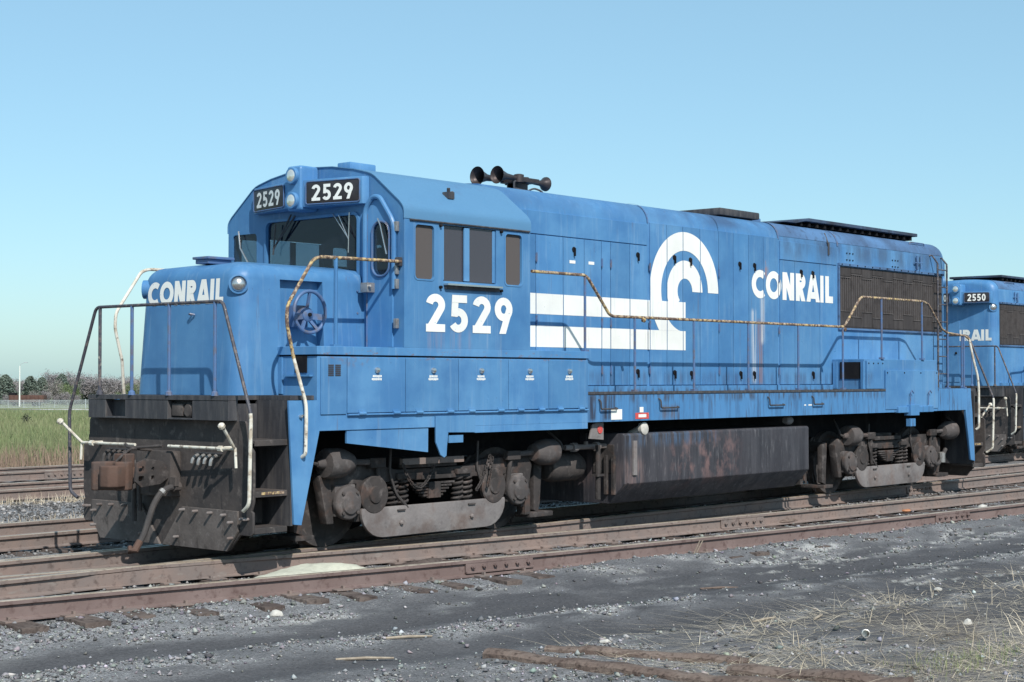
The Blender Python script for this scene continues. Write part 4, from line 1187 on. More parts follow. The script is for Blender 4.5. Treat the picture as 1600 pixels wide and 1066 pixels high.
# ---- labels and plates on the sill
MB().box(6.005, 6.235, -1.499, -1.503, 1.335, 1.468).build('white_placard', 'white_paint', A)
MB().box(6.525, 6.82, -1.499, -1.503, 1.335, 1.415).build('red_placard', 'red_label', A)
MB().box(6.59, 6.76, -1.5035, -1.505, 1.355, 1.395).build('placard_text', 'white_paint', A)
MB().box(6.62, 6.70, -1.499, -1.503, 1.42, 1.49).build('white_sticker', 'white_paint', A)
MB().box(10.9, 11.0, -1.499, -1.501, 1.455, 1.475).box(10.78, 10.83, -1.499, -1.501, 1.455, 1.475).build('stencil_lettering', 'white_paint', A)
MB().prism([(5.72, 1.28), (5.82, 1.30), (5.95, 1.30), (5.95, 1.08), (5.66, 1.10)], 'y', -1.40, -1.42).build('fuel_cutoff_plate', 'truck_dust', A)
MB().lathe([(0, .05), (.01, .05), (.012, 0)], (5.87, -1.42, 1.21), (0, -1, 0), 14).build('fuel_cutoff_mark', 'red_label', A)

# ---- fuel tank
tp = [(1.43, 1.145), (1.45, 1.12), (1.45, .49), (1.20, .225)]
tk = MB().prism([(-y, z) for y, z in tp] + [(y, z) for y, z in reversed(tp)], 'x', 6.34, 10.99).build('fuel_tank', 'tank_black', A, bevel=.012)
MB().box(6.40, 6.44, -1.452, -1.462, .50, 1.12).build('weld_strip', 'tank_black', tk)
MB().box(6.52, 6.60, -1.452, -1.475, .60, 1.05).build('fuel_gauge', 'red_label', tk).data.materials[0] = MATS['truck_dust']
MB().lathe([(0, .085), (.05, .085), (.06, .07), (.062, 0)], (6.80, -1.40, 1.20), (0, -1, .1), 16).tube([(6.80, -1.40, 1.20), (6.80, -1.2, 1.10)], .06, 10).build('fuel_filler', 'pale_stone', tk)
MB().box(6.325, 6.34, -1.30, -.95, .62, 1.0).build('tank_end_plate', 'truck_dark', tk, bevel=.006, seg=1)
MB().box(6.29, 6.34, -1.32, -1.28, .35, .86).box(6.29, 6.34, -1.20, -1.16, .35, .86).build('tank_step_side', 'truck_dark', tk)
MB().tube([(6.05, -1.25, 1.0), (6.05, -1.25, .30)], .035, 10).box(5.98, 6.12, -1.30, -1.2, .60, .63).build('drain_pipe', 'truck_dark', A)
MB().tube([(5.55, -1.1, .98), (6.34, -1.15, .98)], .035, 8).lathe([(0, .06), (.09, .06)], (5.68, -1.11, .98), (1, 0, 0), 10).lathe([(0, .06), (.07, .06)], (6.12, -1.14, .98), (1, 0, 0), 10).lathe([(0, .03), (.05, .03)], (5.95, -1.13, 1.0), (0, 0, 1), 8).build('air_pipe', 'truck_dust', A)
MB().lathe([(0, .05), (.04, .15), (.12, .19), (.62, .19), (.70, .15), (.74, .05)], (5.42, -.85, .72), (1, 0, 0), 18).build('air_reservoir', 'pilot_dust', A)
MB().box(10.98, 11.06, -1.30, -.2, .25, 1.1).tube([(11.12, -1.25, .86), (11.18, -1.25, .3)], .02, 6).tube([(11.22, -1.2, .86), (11.28, -1.22, .25)], .02, 6).build('tank_pipes', 'truck_dark', A)
MB().lathe([(0, .05), (.05, .07), (.12, .07), (.17, .05)], (10.55, -1.30, 1.235), (1, 0, 0), 10).build('tank_vent', 'truck_dust', A)

# ---- trucks
def chain(p0, p1, sag, n):
    b = MB()
    p0 = Vector(p0); p1 = Vector(p1)
    for i in range(n):
        t = (i + .5) / n
        c = p0.lerp(p1, t) - Vector((0, 0, 4 * sag * t * (1 - t)))
        d = ((p1 - p0) / n - Vector((0, 0, 4 * sag * (1 - 2 * t) / n))).normalized()
        u = Vector((0, 1, 0)) if i % 2 else d.cross(Vector((0, 1, 0))).normalized()
        b.tube([c + d * (.030 * math.cos(a)) + u * (.018 * math.sin(a)) for a in [2 * PI * k / 8 for k in range(8)]], .0075, 5, closed=True)
    return b

def truck(T, front):
    tr = MB()
    for s in (-1, 1):
        y0, y1 = s * 1.00, s * 1.12
        tr.prism([(T - 1.78, .80), (T - 1.70, .90), (T - .9, .90), (T - .6, .83), (T + .6, .83), (T + .9, .90), (T + 1.70, .90), (T + 1.78, .80), (T + 1.66, .28), (T + 1.56, .28), (T + 1.60, .70), (T + 1.22, .70), (T + 1.26, .28), (T + 1.14, .28), (T + 1.05, .66), (T + .7, .70), (T - .7, .70), (T - 1.05, .66), (T - 1.14, .28), (T - 1.26, .28), (T - 1.22, .70), (T - 1.60, .70), (T - 1.56, .28), (T - 1.66, .28)], 'y', y0, y1)
    tr.box(T - .35, T + .35, -1.0, 1.0, .72, .95).box(T - 1.95, T - 1.85, -1.0, 1.0, .7, .85).box(T + 1.85, T + 1.95, -1.0, 1.0, .7, .85)
    to = tr.build('truck_frame', 'truck_dark', A, bevel=.012)
    for ax in (-1.42, 1.42):
        for s in (-1, 1):
            w_ = MB().lathe([(.0, .10), (.02, .16), (.035, .40), (.0, .44), (.0, .505), (.10, .512), (.115, .54), (.14, .535), (.14, .10)], (T + ax, s * .815, .508), (0, -s, 0), 40)
            w_.build('wheel', 'pilot_dust', to, sharp=30)
            if s > 0: continue
        MB().tube([(T + ax, -.8, .508), (T + ax, .8, .508)], .09, 12).build('axle', 'pilot_dust', to)
        for s in (-1, 1):
            jb = MB().box(T + ax - .15, T + ax + .15, s * 1.0, s * 1.15, .36, .70)
            jb.lathe([(0, .185), (.06, .19), (.085, .175), (.09, .13), (.115, .12), (.12, 0)], (T + ax, s * 1.14, .505), (0, s, 0), 24)
            jo = jb.build('journal_box', 'truck_mid', A, bevel=.01)
            for k in range(4):
                a = PI / 4 + k * PI / 2
                MB().lathe([(0, .02), (.02, .02), (.025, 0)], (T + ax + .15 * math.cos(a), s * 1.228, .505 + .15 * math.sin(a)), (0, s, 0), 6).build('cap_bolt', 'pilot_dust', jo)
    for xx in (-.82, .82):
        MB().lathe([(0, .30), (.05, .36), (1.25, .36), (1.3, .30)], (T + xx, -.65, .50), (0, 1, 0), 16).build('motor_light_block', 'dark_void', to)  # near-black motor drums added to keep light out of the truck
    for s in (-1, 1):
        hp_ = [(.86, .088)] + [(.86 + .34 * math.sin(a), .088 + .30 - .30 * math.cos(a)) for a in [PI / 2 * i / 6 for i in range(1, 7)]] + [(1.19, .425), (.62, .425)]
        pan = [(T + x, z) for x, z in hp_] + [(T - x, z) for x, z in reversed(hp_)]
        for g in (-1, 1):
            cz = MB().lathe([(0, .21), (.045, .215), (.056, .20), (.058, .10), (.075, .09), (.078, 0)], (T + g * 1.0, s * 1.13, .57), (0, s, 0), 26)
            cz.build('pedestal_casting', 'truck_dark', to)
        po = MB().prism(pan, 'y', s * 1.135, s * 1.18).build('equalizer_plate', 'truck_dust', A, bevel=.008)
        for xx in (-.59, .59):
            MB().lathe([(0, .028), (.02, .028), (.035, .015), (.036, 0)], (T + xx, s * 1.18, .235), (0, s, 0), 8).build('bolt', 'truck_dust', po)
            MB().box(T + xx - .06, T + xx + .06, s * 1.181, s * 1.20, .37, .385).build('slot_lip', 'pilot_dust', po)
        # springs: coil pairs and a leaf pack between them
        for xx in (-.62, -.46, .46, .62):
            hx_ = [(T + xx + .062 * math.cos(a), s * 1.07 + .062 * math.sin(a), .42 + .29 * a / (2 * PI * 5)) for a in [2 * PI * k / 10 for k in range(51)]]
            MB().tube(hx_, .017, 6).build('coil_spring', 'truck_dark', to)
        lf = MB()
        for k in range(5):
            L_ = .36 - .05 * k
            lf.box(T - L_, T + L_, s * 1.03, s * 1.13, .64 - .035 * k, .664 - .035 * k)
        lf.box(T - .10, T + .10, s * 1.02, s * 1.15, .48, .66)
        lf.build('leaf_spring', 'truck_dark', to, bevel=.004, seg=1)
        # brake cylinders
        for xx, dr_ in ((-1.55, -1), (1.92, 1)) if front else ((-1.30, -1), (2.06, 1)):
            bc = MB().lathe([(-.20, .05), (-.19, .10), (-.06, .155), (.0, .165), (.17, .165), (.20, .15), (.215, .06), (.26, .05), (.30, .03)], (T + xx, s * 1.17, .945), (dr_, 0, 0), 22)
            bc.tube([(T + xx - dr_ * .18, s * 1.17, .945), (T + xx - dr_ * .48, s * 1.17, .935)], .035, 8)
            bo = bc.build('brake_cylinder', 'truck_mid', A)
            MB().box(T + xx - dr_ * .46, T + xx - dr_ * .70, s * 1.13, s * 1.21, .87, .98).tube([(T + xx - dr_ * .60, s * 1.17, .93), (T + xx - dr_ * .66, s * 1.14, .45)], .03, 8).build('brake_lever', 'truck_dark', bo, bevel=.006, seg=1)
            MB().tube([(T + xx + dr_ * .30, s * 1.17, .945), (T + xx + dr_ * .38, s * 1.17, .96), (T + xx + dr_ * .40, s * 1.15, 1.04), (T + xx + dr_ * .3, s * 1.0, 1.2)], .018, 6, .04).build('brake_pipe', 'rubber_hose', bo)
        for xx in (-1.98, 1.98):
            g = 1 if xx > 0 else -1
            MB().prism([(T + xx - .10, .82), (T + xx + .06, .84), (T + xx + .02, .30), (T + xx - g * .02, .18), (T + xx - .10, .22)], 'y', s * .98, s * 1.06).box(T + xx - .14, T + xx + .14, s * .7, s * 1.12, .13, .18).build('brake_hanger', 'truck_dark', to, bevel=.008)
            MB().tube([(T + xx * .93, s * .78, .9), (T + xx * .96, s * .78, .3), (T + xx * .90, s * .76, .06)], .016, 6).build('sand_pipe', 'pilot_dust', to)
        MB().box(T - .55, T + .35, s * 1.10, s * 1.17, .845, .905).box(T - .2, T + .75, s * 1.09, s * 1.14, .70, .75).box(T + .35, T + .6, s * 1.12, s * 1.18, .74, .80).box(T - .62, T - .35, s * 1.12, s * 1.17, .72, .79).build('brake_beam', 'truck_dark', to, bevel=.008)
        for xx in (-.72, .74):
            MB().tube([(T + xx, s * 1.15, 1.12), (T + xx - .02, s * 1.15, .80), (T + xx + .08, s * 1.16, .55), (T + xx + .25, s * 1.17, .40)], .016, 6, .06).build('flexible_hose', 'rubber_hose', to)
        MB().box(T + 1.70, T + 2.15, s * .9, s * 1.15, .14, .20).box(T + 1.62, T + 1.72, s * 1.0, s * 1.14, .18, .5).build('brake_shoe_bracket', 'truck_dark', to, bevel=.008)
    if front:
        chain((T - .62, -1.24, .90), (T - .12, -1.24, .86), .26, 22).build('safety_chain', 'truck_dark', to)
        chain((T + .62, -1.24, .55), (T + .86, -1.24, .95), .05, 15).build('safety_chain', 'truck_dark', to)
        chain((T + .82, -1.24, .58), (T + .9, -1.24, .92), .03, 12).build('safety_chain', 'truck_dark', to)
        MB().box(T - .60, T + .42, -1.17, -1.22, .885, .955).build('tie_plate', 'rail_rust', to)
    else:
        MB().tube([(T + 1.3, -1.2, .55), (T + 1.5, -1.25, .35), (T + 1.7, -1.22, .42), (T + 1.95, -1.2, .62)], .035, 8, .1).build('cable_loop', 'rubber_hose', to)
        MB().lathe([(0, .06), (.16, .06), (.18, .03)], (T + 1.72, -1.24, .40), (0, 0, 1), 10).build('axle_drive', 'bare_steel', to)
    return to
truck(3.107, True)
truck(14.127, False)

# ================================================================== the second locomotive, standing beyond on the next track (turned end for end)
loco2 = thing('locomotive', 'blue diesel locomotive numbered 2550 at right edge, behind the nearer one', 'locomotive', (26.70 + 8.63, 3.72, 0))
loco2.rotation_euler = (0, 0, PI)
ORG[loco2.name] = Vector((8.6, 0, 0))
def base_name(o): return o.name.split('.')[0]
WHITE2 = {'end_handrail', 'grab_section', 'side_handrail', 'nose_handrail'}
SKIP2 = {'cab_number', 'board_number', 'safety_chain', 'stencil_lettering', 'ladder_side', 'ladder_rung', 'ladder_hook'}
N2 = []
def copy_tree(o, parent):
    bn = base_name(o)
    if bn == 'number_board': N2.append((o, parent))
    if bn in SKIP2: return
    c = o.copy()
    COL.objects.link(c)
    c.parent = parent
    if bn in WHITE2 and c.data and c.data.materials and (bn == 'grab_section' or bn == 'side_handrail'):
        c.material_slots[0].link = 'OBJECT'; c.material_slots[0].material = MATS['white_rail']
    if bn == 'number_board': N2[-1] = (o, c)
    for ch in o.children: copy_tree(ch, c)
for ch in list(loco.children): copy_tree(ch, loco2)
for src, dst in N2:
    old = [c for c in src.children if base_name(c) == 'board_number'][0]
    # the same place, other digits: rebuild from the board's own frame
    vs = np.array([v.co[:] for v in old.data.vertices]); ctr = (vs.min(0) + vs.max(0)) / 2
    dims = vs.max(0) - vs.min(0)
    me = src.data
    rear = ctr[0] > 0
    d = vs - ctr
    hv = d[:, :2]; _, _, vt = np.linalg.svd(hv - hv.mean(0)); t = Vector((vt[0][0], vt[0][1], 0)).normalized()
    nrm = Vector((t.y, -t.x, 0)); sgx = 1 if rear else -1
    if nrm.x * sgx < 0: nrm = -nrm
    rt = Vector((0, 0, 1)).cross(nrm)
    wdt = float(np.ptp(hv @ np.array([rt.x, rt.y]))); hgt = float(dims[2])
    bm, wd = text_bm('2550', .19, .13)
    C_ = Vector(ctr)
    for v in bm.verts:
        u, vv, w_ = v.co
        v.co = C_ + rt * ((u / wd - .5) * wdt) + Vector((0, 0, (vv - .5) * hgt)) + nrm * w_
    me2 = bpy.data.meshes.new('board_number'); bm.to_mesh(me2); bm.free(); me2.materials.append(MATS['white_paint'])
    link('board_number', me2, dst)

# ================================================================== tracks
def catmull(pts, n=10):
    out = []
    P = [Vector(p) for p in pts]
    for i in range(len(P) - 1):
        p0 = P[max(0, i - 1)]; p1 = P[i]; p2 = P[i + 1]; p3 = P[min(len(P) - 1, i + 2)]
        for k in range(n):
            t = k / n
            out.append(.5 * ((2 * p1) + (p2 - p0) * t + (2 * p0 - 5 * p1 + 4 * p2 - p3) * t * t + (3 * p1 - p0 - 3 * p2 + p3) * t ** 3))
    out.append(P[-1])
    return out

RAIL = [(-.070, -.178), (-.070, -.166), (-.012, -.148), (-.008, -.048), (-.038, -.037), (-.038, -.006), (-.030, 0), (.030, 0), (.038, -.006), (.038, -.037), (.008, -.048), (.012, -.148), (.070, -.166), (.070, -.178)]
def offset_line(line, d):
    out = []
    for i, p in enumerate(line):
        a = line[max(0, i - 1)]; b = line[min(len(line) - 1, i + 1)]
        t = (b - a); t.z = 0; t.normalize()
        out.append(p + Vector((-t.y, t.x, 0)) * d)
    return out
def rail(line, parent, mats, lift=0.0):
    b = MB(); n = len(RAIL); k = len(line)
    vs = []
    for i, p in enumerate(line):
        a = line[max(0, i - 1)]; c = line[min(k - 1, i + 1)]
        t = (c - a); t.z = 0; t.normalize(); nx = Vector((-t.y, t.x, 0))
        vs += [p + nx * u + Vector((0, 0, w_ + lift)) for u, w_ in RAIL]
    for i in range(k - 1):
        for j in range(n):
            f = (i * n + j, i * n + (j + 1) % n, (i + 1) * n + (j + 1) % n, (i + 1) * n + j)
            b.add([], [])
            b.f.append(f); b.m.append(1 if j in (5, 6, 7) else 0)
    b.v = [tuple(v) for v in vs]
    b.f.append(tuple(range(n - 1, -1, -1))); b.m.append(0)
    b.f.append(tuple((k - 1) * n + j for j in range(n))); b.m.append(0)
    return b.build('rail', mats, parent, sharp=50)

def at_x(line, x):
    for a, b in zip(line[:-1], line[1:]):
        if a.x <= x <= b.x:
            t = (x - a.x) / (b.x - a.x)
            return a.lerp(b, t), (b - a).normalized()
    return line[-1].copy(), Vector((1, 0, 0))

def joint_bar(line, x, parent, side, mat='rail_rust'):
    p, t = at_x(line, x)
    nx = Vector((-t.y, t.x, 0)) * side
    z = Vector((0, 0, 1))
    jb = MB().obox(p + nx * .022 + z * -.095, t * .46, nx * .012, z * .052).obox(p + nx * .030 + z * -.150, t * .46, nx * .022, z * .012)
    jo = jb.build('joint_bar', mat, parent, bevel=.004, seg=1)
    for k in range(6):
        MB().lathe([(0, .022), (.03, .022), (.032, .012), (.05, .012)], p + nx * .034 + t * (-.38 + .152 * k) + z * -.095, nx, 6).build('bolt', mat, jo)

TIE = MB().box(-1.32, 1.32, -.115, .115, -.17, 0).mesh('tie', None, .012)
finish(TIE, 'tie_wood')
SPK = MB().box(-.012, .012, -.02, .02, -.02, .012).mesh('spike'); finish(SPK, 'rail_rust')
PLT = MB().box(-.17, .17, -.09, .09, -.006, .006).mesh('tie_plate'); finish(PLT, 'rail_rust')

def track(name, line, x0, x1, label, mats, lift=(0, 0), ties=(None, None), spikes=None, tie_z=-.186, skew=0):
    root = thing(name, label, 'railroad track', (line[0].x, line[0].y, 0))
    o = ORG[root.name]
    R_ = []
    for s, lf in ((-1, lift[0]), (1, lift[1])):
        ln = offset_line(line, s * .7535)
        rail(ln, root, mats[0 if s < 0 else 1], lf)
        R_.append(ln)
    if ties[0] is not None:
        x = ties[0]
        while x < ties[1]:
            p, t = at_x(line, x)
            rz = math.atan2(t.y, t.x) + random.uniform(-.05, .05)
            c = link('tie', TIE, root)
            c.location = Vector((p.x, p.y, tie_z + random.uniform(-.012, .0))) - o
            c.rotation_euler = (random.uniform(-.012, .012), random.uniform(-.008, .008), rz + PI / 2)
            c.scale = (random.uniform(.96, 1.05), random.uniform(.9, 1.12), 1)
            if spikes and spikes[0] < x < spikes[1]:
                for s in (-1, 1):
                    q = p + Vector((-t.y, t.x, 0)) * s * .7535
                    c = link('tie_plate', PLT, root); c.location = Vector((q.x, q.y, tie_z + .002)) - o; c.rotation_euler = (0, 0, rz + PI / 2)
                    for g in (-1, 1):
                        c = link('spike', SPK, root); c.location = Vector((q.x, q.y, tie_z + .022)) + Vector((-t.y, t.x, 0)) * g * .085 + t * random.uniform(-.05, .05) - o; c.rotation_euler = (0, 0, rz)
            x += .56 + random.uniform(-.06, .06)
    return root, R_

straight = lambda y, xa=-45, xb=150: [Vector((x, y, 0)) for x in np.linspace(xa, xb, 24)]
MR = (['rail_rust', 'rail_head'], ['rail_rust', 'rail_head'])
t1, r1 = track('railroad_track', straight(0), -45, 150, 'railroad track carrying the nearer locomotive numbered 2529', MR, ties=(-9, 24))
divl = catmull([(-30, .0, 0), (-18, -.02, 0), (-13, -.10, 0), (-9, -.33, 0), (-5.5, -.72, 0), (-2, -1.27, 0), (.5, -1.74, 0), (2.5, -2.08, 0), (5, -2.42, 0), (8, -2.74, 0), (11, -3.0, 0), (16, -3.34, 0), (22, -3.62, 0), (30, -3.78, 0), (60, -3.8, 0), (120, -3.8, 0)], 8)
divl = [p for p in divl if p.x > -7.5]
t2, r2 = track('railroad_track', divl, -8, 120, 'rusty railroad track nearest the viewer, branching away to the right', (['rail_red_rust', 'rail_head'], ['rail_rust', 'rail_head']), lift=(-.018, -.002), ties=(-7.2, 24), spikes=(-4, 6))
t3, r3 = track('railroad_track', straight(3.72), -45, 150, 'railroad track next to the front locomotive, carrying locomotive 2550', MR, ties=(-6, 16))
t4, r4 = track('railroad_track', straight(10.8), -45, 150, 'railroad track between the gravel strip and the farthest track', MR, ties=(-6, 16))
t5, r5 = track('railroad_track', straight(15.3), -45, 150, 'farthest railroad track at the edge of the weedy field', MR, ties=(-4, 18))
joint_bar(r2[0], 2.33, t2, -1, 'rail_red_rust')
joint_bar(r2[0], 11.0, t2, -1, 'rail_red_rust')
joint_bar(r2[1], 8.25, t2, -1)
joint_bar(r1[0], 15.9, t1, -1)
joint_bar(r4[0], 3.6, t4, -1); joint_bar(r5[0], 8.5, t5, -1)
# guard rail and frog casting where the two tracks cross
g = [Vector((x, -.64 + .004 * abs(x) ** 1.5, 0)) for x in np.linspace(-3.4, 1.2, 12)]
gl = [Vector((x, .632 + (.02 if abs(x + 1) > 2.2 else 0), 0)) for x in np.linspace(-4, 2, 12)]
rail(gl, t1, MR[0]).name = 'guard_rail'
MB().prism([(-2.0, -.66), (-.6, -.70), (.75, -.80), (.75, -1.02), (-.6, -.86), (-2.0, -.70)], 'z', -.178, -.045).build('frog_casting', 'rail_rust', t1)

# ================================================================== ground
def gheight(x, y):
    x = np.asarray(x, float); y = np.asarray(y, float)
    ye = np.interp(x, [p.x for p in r2[0]], [p.y for p in r2[0]])        # near rail of the branching track
    d = ye - y                                                           # metres towards the viewer from that rail
    base = -.205 + 0 * x
    shoulder = -.085 * sstep(.15, 1.3, d) - .02 * sstep(1.3, 5, d)
    heap = .05 * np.exp(-((d - .35) / .28) ** 2) * sstep(1.5, 3.2, x) * (.5 + fbm(x * .7, y * .7, 5))
    ruts = -.045 * np.exp(-((d - 1.65) / .30) ** 2) - .040 * np.exp(-((d - 3.05) / .30) ** 2) + .02 * np.exp(-((d - 2.35) / .35) ** 2) + .03 * np.exp(-((d - 3.9) / .45) ** 2) * sstep(1, 4, x)
    ruts = ruts * (.5 + fbm(x * .35, y * .35, 9))
    near = shoulder + heap + ruts
    z = base + np.where(d > 0, near, 0)
    z = z + .05 * sstep(5.4, 6.4, y) * (1 - sstep(7.8, 9.0, y))
    amp = np.where(np.abs(x) < 60, 1., 0.)
    z = z + amp * ((fbm(x * 1.1, y * 1.1, 1) - .5) * .05 + (fbm(x * 5, y * 5, 2) - .5) * .032 + (fbm(x * 16, y * 16, 3, 3) - .5) * .016)
    # the field falls away behind the yard
    dep = (x + 10.46) * .7546 + (y + 14.14) * .6562
    u = np.clip(np.minimum(dep - 46, (y - 18) * 1.25), 0, None)
    z = z - 3.75 * np.minimum(u / 252, 1.0) + np.where(u > 2, (fbm(x * .12, y * .12, 21) - .5) * .5 * np.minimum(u / 40, 1), 0)
    return z

def gtone(x, y, full=False):
    """base colour of the soil, cinders and ballast"""
    ye = np.interp(x, [p.x for p in r2[0]], [p.y for p in r2[0]])
    d = ye - y
    n1 = fbm(x * .55, y * 1.4 + x * .10, 31, 5); n2 = fbm(x * 2.2, y * 5. + x * .4, 32, 4); n3 = fbm(x * .25, y * .25, 33, 3)
    cin = np.array([.051, .050, .054]); grv = np.array([.232, .229, .231]); pale = np.array([.50, .49, .46]); soil = np.array([.125, .10, .082])
    m = n1 * .55 + n2 * .45
    left = 1 - sstep(-2.5, 1.5, x + .3 * y + 1.0)
    k = sstep(.46, .66, m) * (.26 + .50 * left)
    near_rail = np.exp(-(np.clip(d, 0, 9) / (.55 + .45 * left)) ** 2)
    k = np.clip(k + near_rail * (.35 + .9 * (n2 - .2)) + .28 * left * (n1 > 0), 0, 1)
    wob = .5 * (fbm(x * .30, y * .1, 36) - .5)
    rut = np.exp(-((d - 1.62 - wob) / .34) ** 2) + .9 * np.exp(-((d - 3.05 - wob) / .36) ** 2)
    k = k * (1 - .93 * np.clip(rut * (.55 + n3), 0, 1))
    ridge = np.exp(-((d - 2.35 - wob) / .20) ** 2) + .9 * np.exp(-((d - 3.85 - wob) / .30) ** 2) + .6 * np.exp(-((d - 1.05 - wob) / .16) ** 2)
    k = np.clip(k + (.45 + .3 * left) * ridge * sstep(.44, .62, n2), 0, 1)
    yard = (d <= 0)
    k = np.where(yard, np.clip(.45 + .9 * (n2 - .35), .10, .95), k)
    tone_v = (.80 + .45 * fbm(x * 3.1, y * 3.1, 37, 4))[:, None]
    c = (cin[None] * (1 - k[:, None]) + grv[None] * k[:, None]) * tone_v
    wpatch = sstep(.58, .68, n2) * sstep(.46, .58, n1) * np.clip(np.exp(-((d - .55) / .5) ** 2) + .8 * ridge + .7 * np.where(yard & (y < 0) & (x > 3), 1, 0), 0, 1)
    sandy = np.exp(-(((x + .70) / .50) ** 2 + ((y + 3.42 + .15 * x) / .13) ** 2)) * sstep(.35, .55, n2 + .1)
    streak = sstep(.62, .70, fbm(x * .9, (d * 7), 38, 3)) * sstep(2.5, 5, x) * np.where((d > .5) & (d < 3), .8, 0)
    wpatch = np.clip(wpatch + sandy * 1.2 + streak, 0, 1)
    wpatch = wpatch * sstep(.40, .56, fbm(x * 9, y * 9, 39, 3)) * .9
    c = c * (1 - wpatch[:, None]) + pale[None] * wpatch[:, None]
    # earthy, straw-littered corner away from the ruts
    ear = sstep(3.9, 5.2, d) * sstep(.42, .60, fbm(x * .8, y * .8, 35))
    c = c * (1 - .6 * ear[:, None]) + soil[None] * .6 * ear[:, None]
    # gravel strip and old grass between the far tracks
    st = sstep(5.2, 6.0, y) * (1 - sstep(8.2, 9.0, y))
    c = c * (1 - st[:, None]) + (np.array([.20, .20, .205])[None] * (.6 + .8 * n2[:, None])) * st[:, None]
    dry = sstep(4.9, 5.2, y) * (1 - sstep(5.9, 6.3, y)) + sstep(8.7, 9.1, y) * (1 - sstep(9.7, 10.0, y))
    c = c * (1 - .6 * dry[:, None]) + np.array([.27, .22, .16])[None] * .6 * dry[:, None]
    fld = sstep(16.6, 18.2, y)
    f1 = fbm(x * .06, y * .06, 41); f2 = fbm(x * .5, y * .5, 42)
    gcol = np.array([.145, .20, .085])[None] * (1 - sstep(.4, .66, f1)[:, None]) + np.array([.22, .235, .11])[None] * sstep(.4, .66, f1)[:, None]
    gcol = gcol * (.75 + .5 * f2[:, None])
    brown = (1 - sstep(19, 28, y)) * .6
    gcol = gcol * (1 - brown[:, None]) + np.array([.17, .125, .085])[None] * brown[:, None]
    c = c * (1 - fld[:, None]) + gcol * fld[:, None]
    if full: return c, np.clip(k * 1.1 + .12, 0, 1) * (1 - fld)
    return c

def spaced(segs):
    out = []
    for a, b, st in segs:
        out.append(np.arange(a, b, st))
    return np.unique(np.round(np.concatenate(out + [np.array([segs[-1][1]])]), 4))
def geo(a, b, n): return a * (b / a) ** (np.arange(n + 1) / n)
gx = np.concatenate([-geo(7., 3000, 24)[::-1], np.arange(-6.5, 9, .05), np.arange(9, 22, .10), np.arange(22, 44, .7), geo(44., 3000, 26)])
gy = np.concatenate([-geo(15.2, 3000, 20)[::-1], np.arange(-15, -9.5, .12), np.arange(-9.5, -.6, .05), np.arange(-.6, 10, .16), np.arange(10, 30, .5), geo(30., 3000, 36)])
gx = np.unique(gx); gy = np.unique(gy)
XX, YY = np.meshgrid(gx, gy)
xf, yf = XX.ravel(), YY.ravel()
zf = gheight(xf, yf)
nx_, ny_ = len(gx), len(gy)
idx = np.arange(nx_ * ny_).reshape(ny_, nx_)
quads = np.stack([idx[:-1, :-1], idx[:-1, 1:], idx[1:, 1:], idx[1:, :-1]], -1).reshape(-1, 4)
def np_mesh(name, V, F, k):
    me = bpy.data.meshes.new(name)
    me.vertices.add(len(V)); me.vertices.foreach_set('co', np.ascontiguousarray(V, np.float32).ravel())
    n = len(F)
    me.loops.add(n * k); me.loops.foreach_set('vertex_index', np.ascontiguousarray(F, np.int32).ravel())
    me.polygons.add(n); me.polygons.foreach_set('loop_start', np.arange(0, n * k, k, dtype=np.int32))
    me.update(calc_edges=True)
    return me
def set_tone(me, C, K=None):
    at = me.attributes.new('tone', 'FLOAT_COLOR', 'POINT')
    at.data.foreach_set('color', np.concatenate([C, np.ones((len(C), 1)) if K is None else K[:, None]], 1).astype(np.float32).ravel())
me = np_mesh('ground', np.stack([xf, yf, zf], 1), quads, 4)
Ct, Kt = gtone(xf, yf, True)
set_tone(me, Ct, Kt)
me.materials.append(MATS['ground_soil'])
me.polygons.foreach_set('use_smooth', np.ones(len(quads), bool))
tag(link('ground', me), 'dark cinder and gravel yard ground with wheel ruts', kind='structure')

# ---- loose gravel
def stones(name, x, y, size, tone, squash=.7, lift=.25):
    n = len(x)
    base = np.array([(1, 0, 0), (-1, 0, 0), (0, 1, 0), (0, -1, 0), (0, 0, 1), (0, 0, -1)], float)
    F = np.array([(0, 2, 4), (2, 1, 4), (1, 3, 4), (3, 0, 4), (2, 0, 5), (1, 2, 5), (3, 1, 5), (0, 3, 5)])
    V = base[None] * (.6 + .8 * RNG.random((n, 6, 1)))
    V = V + RNG.normal(0, .16, (n, 6, 3))
    th = RNG.random(n) * 2 * PI; c, s_ = np.cos(th), np.sin(th)
    tl = RNG.normal(0, .5, n); ct, st_ = np.cos(tl), np.sin(tl)
    X = V[..., 0] * ct[:, None] - V[..., 2] * st_[:, None]; Z = V[..., 0] * st_[:, None] + V[..., 2] * ct[:, None]
    Y = V[..., 1]
    X2 = X * c[:, None] - Y * s_[:, None]; Y2 = X * s_[:, None] + Y * c[:, None]
    sz = size[:, None] * .5
    P = np.stack([X2 * sz + x[:, None], Y2 * sz + y[:, None], Z * sz * squash + (gheight(x, y) + size * lift)[:, None]], -1)
    FF = (F[None] + (np.arange(n) * 6)[:, None, None]).reshape(-1, 3)
    me = np_mesh(name, P.reshape(-1, 3), FF, 3)
    set_tone(me, np.repeat(tone, 6, 0))
    me.materials.append(MATS['gravel_stone'])
    return me

